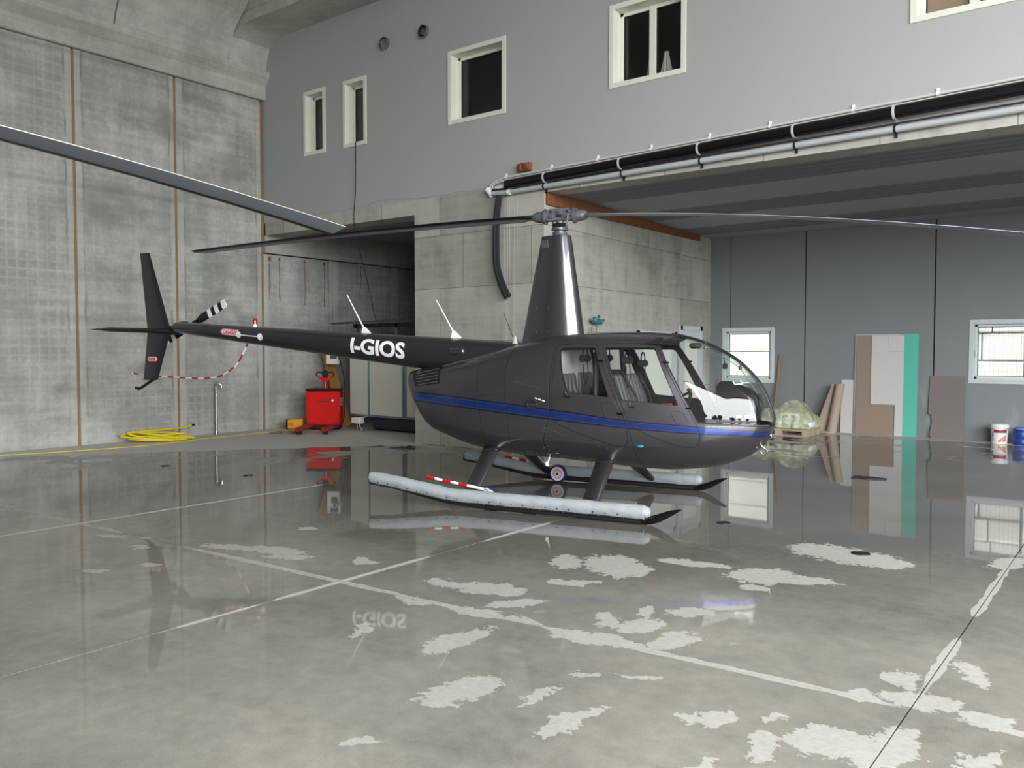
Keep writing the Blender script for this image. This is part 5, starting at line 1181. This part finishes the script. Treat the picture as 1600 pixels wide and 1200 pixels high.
# pallet with sacks under plastic film
t = thing('pallet', 'wooden pallet under the film covered sacks by the rear wall', 'pallet', (-5.92, 16.68, 0), .05)
for k in range(6): MB().bx((-.6, -.40 + k * .145, .122), (.6, -.30 + k * .145, .144), .003).build('deck_board', 'palletwood', t, 0)
for y in (-.36, 0, .36):
    MB().bx((-.6, y - .05, .1), (.6, y + .05, .122)).build('stringer_board', 'palletwood', t, 0); MB().bx((-.6, y - .05, 0), (.6, y + .05, .02)).build('bottom_board', 'palletwood', t, 0)
    for x in (-.53, 0, .53): MB().bx((x - .07, y - .05, .02), (x + .07, y + .05, .10), .004).build('block', 'palletwood', t, 0)
SK = ((-.38, -.19, 0, 'white sack with blue print at the front left of the pallet'), (.03, -.19, .03, 'white sack with blue print at the front middle of the pallet'), (.44, -.15, -.04, 'white sack at the right end of the pallet'), (-.2, .20, .0, 'white sack at the back of the pallet under the film'), (.12, .0, .2, 'white sack lying on top of the pile under the film'))
for k, (x, y, a, lb) in enumerate(SK):
    z = .146 + (.145 if k == 4 else 0); s_ = thing('sack', lb, 'sack', (-5.92 + x, 16.68 + y, z), a + .05, 'sacks on the pallet')
    m = MB(); m.box((0, 0, .075), (.385, .345, .145), bev=.06, seg=4); m.build('bag', 'bag', s_)
    for q in (-1, 1): MB().box((q * .1, -.181, .07), (.13, .006, .05), Matrix.Rotation(.3 * q, 3, 'Y')).build('blue_print', 'bagblue', s_, 0)
t = thing('plastic_film', 'crumpled yellowish plastic sheet draped over the sacks on the pallet', 'plastic sheet', (-5.92, 16.68, 0), .05)
m = MB(); nx, ny = 34, 22; G = {}; rn = random.Random(9)
for i in range(nx + 1):
    for j in range(ny + 1):
        u, v = i / nx * 2 - 1, j / ny * 2 - 1; x, y = u * .66, v * .50
        top = .38 + .31 * math.exp(-((u - .30) / .42) ** 2) * math.exp(-((v - .1) / .8) ** 2) + .10 * math.exp(-((u + .5) / .4) ** 2)
        e = max(abs(u), abs(v)); fall = max(0, (e - .72) / .28); z = top * (1 - fall ** 2 * .65) + .018 * math.sin(i * .55 + j * .4) + .014 * math.sin(j * .8 - i * .35) + .008 * abs(math.sin(i * .9 + j * .25)) + rn.uniform(-.003, .003)
        if e > .9: x *= .94; y *= .96
        G[i, j] = m.b.verts.new((x + .012 * math.sin(j * 1.9), y + .012 * math.sin(i * 1.4), max(z, .16)))
for i in range(nx):
    for j in range(ny): m.b.faces.new((G[i, j], G[i + 1, j], G[i + 1, j + 1], G[i, j + 1]))
m.build('sheet', 'film', t, 25)
# bucket and drum
t = thing('bucket', 'white plastic bucket with crimson and orange label by the rear wall', 'bucket', (-2.22, 17.30, 0))
MB().lathe([(0, 0), (.125, 0), (.145, .30), (.15, .305), (.15, .33), (.143, .33), (.142, .30), (0, .29)], n=28).build('pail', 'bucketw', t)
MB().lathe([(.152, .285), (.156, .30), (.153, .345), (.13, .352), (0, .352)], n=28).build('lid', 'bucketw', t)
def wrapb(name, a0, a1, z0, z1, mat):
    m = MB(); n = 12
    for i in range(n):
        p = []
        for a, z in ((a0 + (a1 - a0) * i / n, z0), (a0 + (a1 - a0) * (i + 1) / n, z0), (a0 + (a1 - a0) * (i + 1) / n, z1), (a0 + (a1 - a0) * i / n, z1)):
            r = .1265 + .067 * z; p.append((r * math.cos(a), r * math.sin(a), z))
        m.face(p)
    m.build(name, mat, t, 30)
A0 = -PI / 2 - .25
wrapb('crimson_band', A0 - .3, A0 + 1.3, .20, .255, 'crimson')
for k in range(5): wrapb('orange_print', A0 + .25 + k * .2, A0 + .42 + k * .2, .03 + .012 * (k % 3), .08 + .02 * k, 'orange')
for k in range(3): wrapb('dark_print', A0 - .55 - .1 * (k % 2), A0 - .35, .07 + .06 * k, .10 + .06 * k, 'fibre')
MB().tube([(.153 * math.cos(a), .153 * math.sin(a), .30 - .05 * math.sin(a + PI)) for a in np.linspace(PI, 2 * PI, 14)], .004, 6).build('bail_handle', 'steel', t)
t = thing('drum', 'blue plastic drum at the right frame edge beside the white bucket', 'drum', (-1.86, 17.25, 0))
MB().lathe([(0, 0), (.135, 0), (.15, .02), (.15, .09), (.143, .10), (.143, .12), (.15, .13), (.15, .24), (.143, .25), (.15, .265), (.145, .29), (.11, .31), (0, .312)], n=28).build('barrel', 'drum', t)
MB().cyl((.06, -.02, .31), (.06, -.02, .335), .03, n=14).build('bung', 'black', t)
# drains and litter on the floor
for x, y, r, lb in ((-1.89, 7.15, .075, 'round dark floor drain on the pale dry patch right of the nose'), (-3.29, 7.63, .065, 'round dark floor drain just in front of the helicopter nose'), (-9.6, 6.68, .06, 'small dark floor drain in the wet floor below the tail'), (-11.36, 6.51, .06, 'small dark floor drain nearest the left wall')):
    t = thing('floor_drain', lb, 'drain', (x, y, .0)); MB().lathe([(0, .006), (r * .78, .006), (r * .8, .003), (r * .86, .003), (r * .88, .008), (r, .006), (r * 1.02, .0), (0, 0)], n=26).build('cover', 'drain', t)
    for k in range(3): MB().box((0, (k - 1) * r * .4, .007), (r * .9, r * .12, .003)).build('grate_bar', 'black', t, 0)
t = thing('flat_mat', 'flat dark strip lying on the wet floor in front of the grey board', 'mat', (-2.96, 11.5, 0), .1)
MB().ring and None
m = MB(); m.prism([(-.20, -.09), (.0, -.11), (.20, -.08), (.22, .02), (.05, .09), (-.18, .08)], 'z', 0, .012); m.build('sheet', 'drain', t, 0); MB().box((.0, -.02, .018), (.16, .03, .012), Matrix.Rotation(.3, 3, 'Z')).build('fold', 'rubber', t, 0)
# teal valve group on thin pipes against the side of the middle block
t = thing('valve_group', 'teal valve group on thin pipes behind the helicopter roof', 'valve', (sidex(12.4) + .09, 12.4, 0))
for y in (-.22, -.14, .02, .10, .2): MB().cyl((0, y, 0), (0, y, 2.0 + (.08 if y in (-.14, .02) else 0)), .012, n=8).build('thin_pipe', 'fibre', t)
m = MB(); m.box((.02, .0, 2.18), (.10, .20, .09), bev=.03); m.ball((.03, -.09, 2.20), .055, n=10); m.ball((.03, .11, 2.17), .05, n=10); m.build('valve_body', 'teal', t)
for y, z in ((-.16, 2.2), (.02, 2.26), (.17, 2.2)): MB().ball((.04, y, z), .03, n=8).build('valve_cap', 'chrome', t)
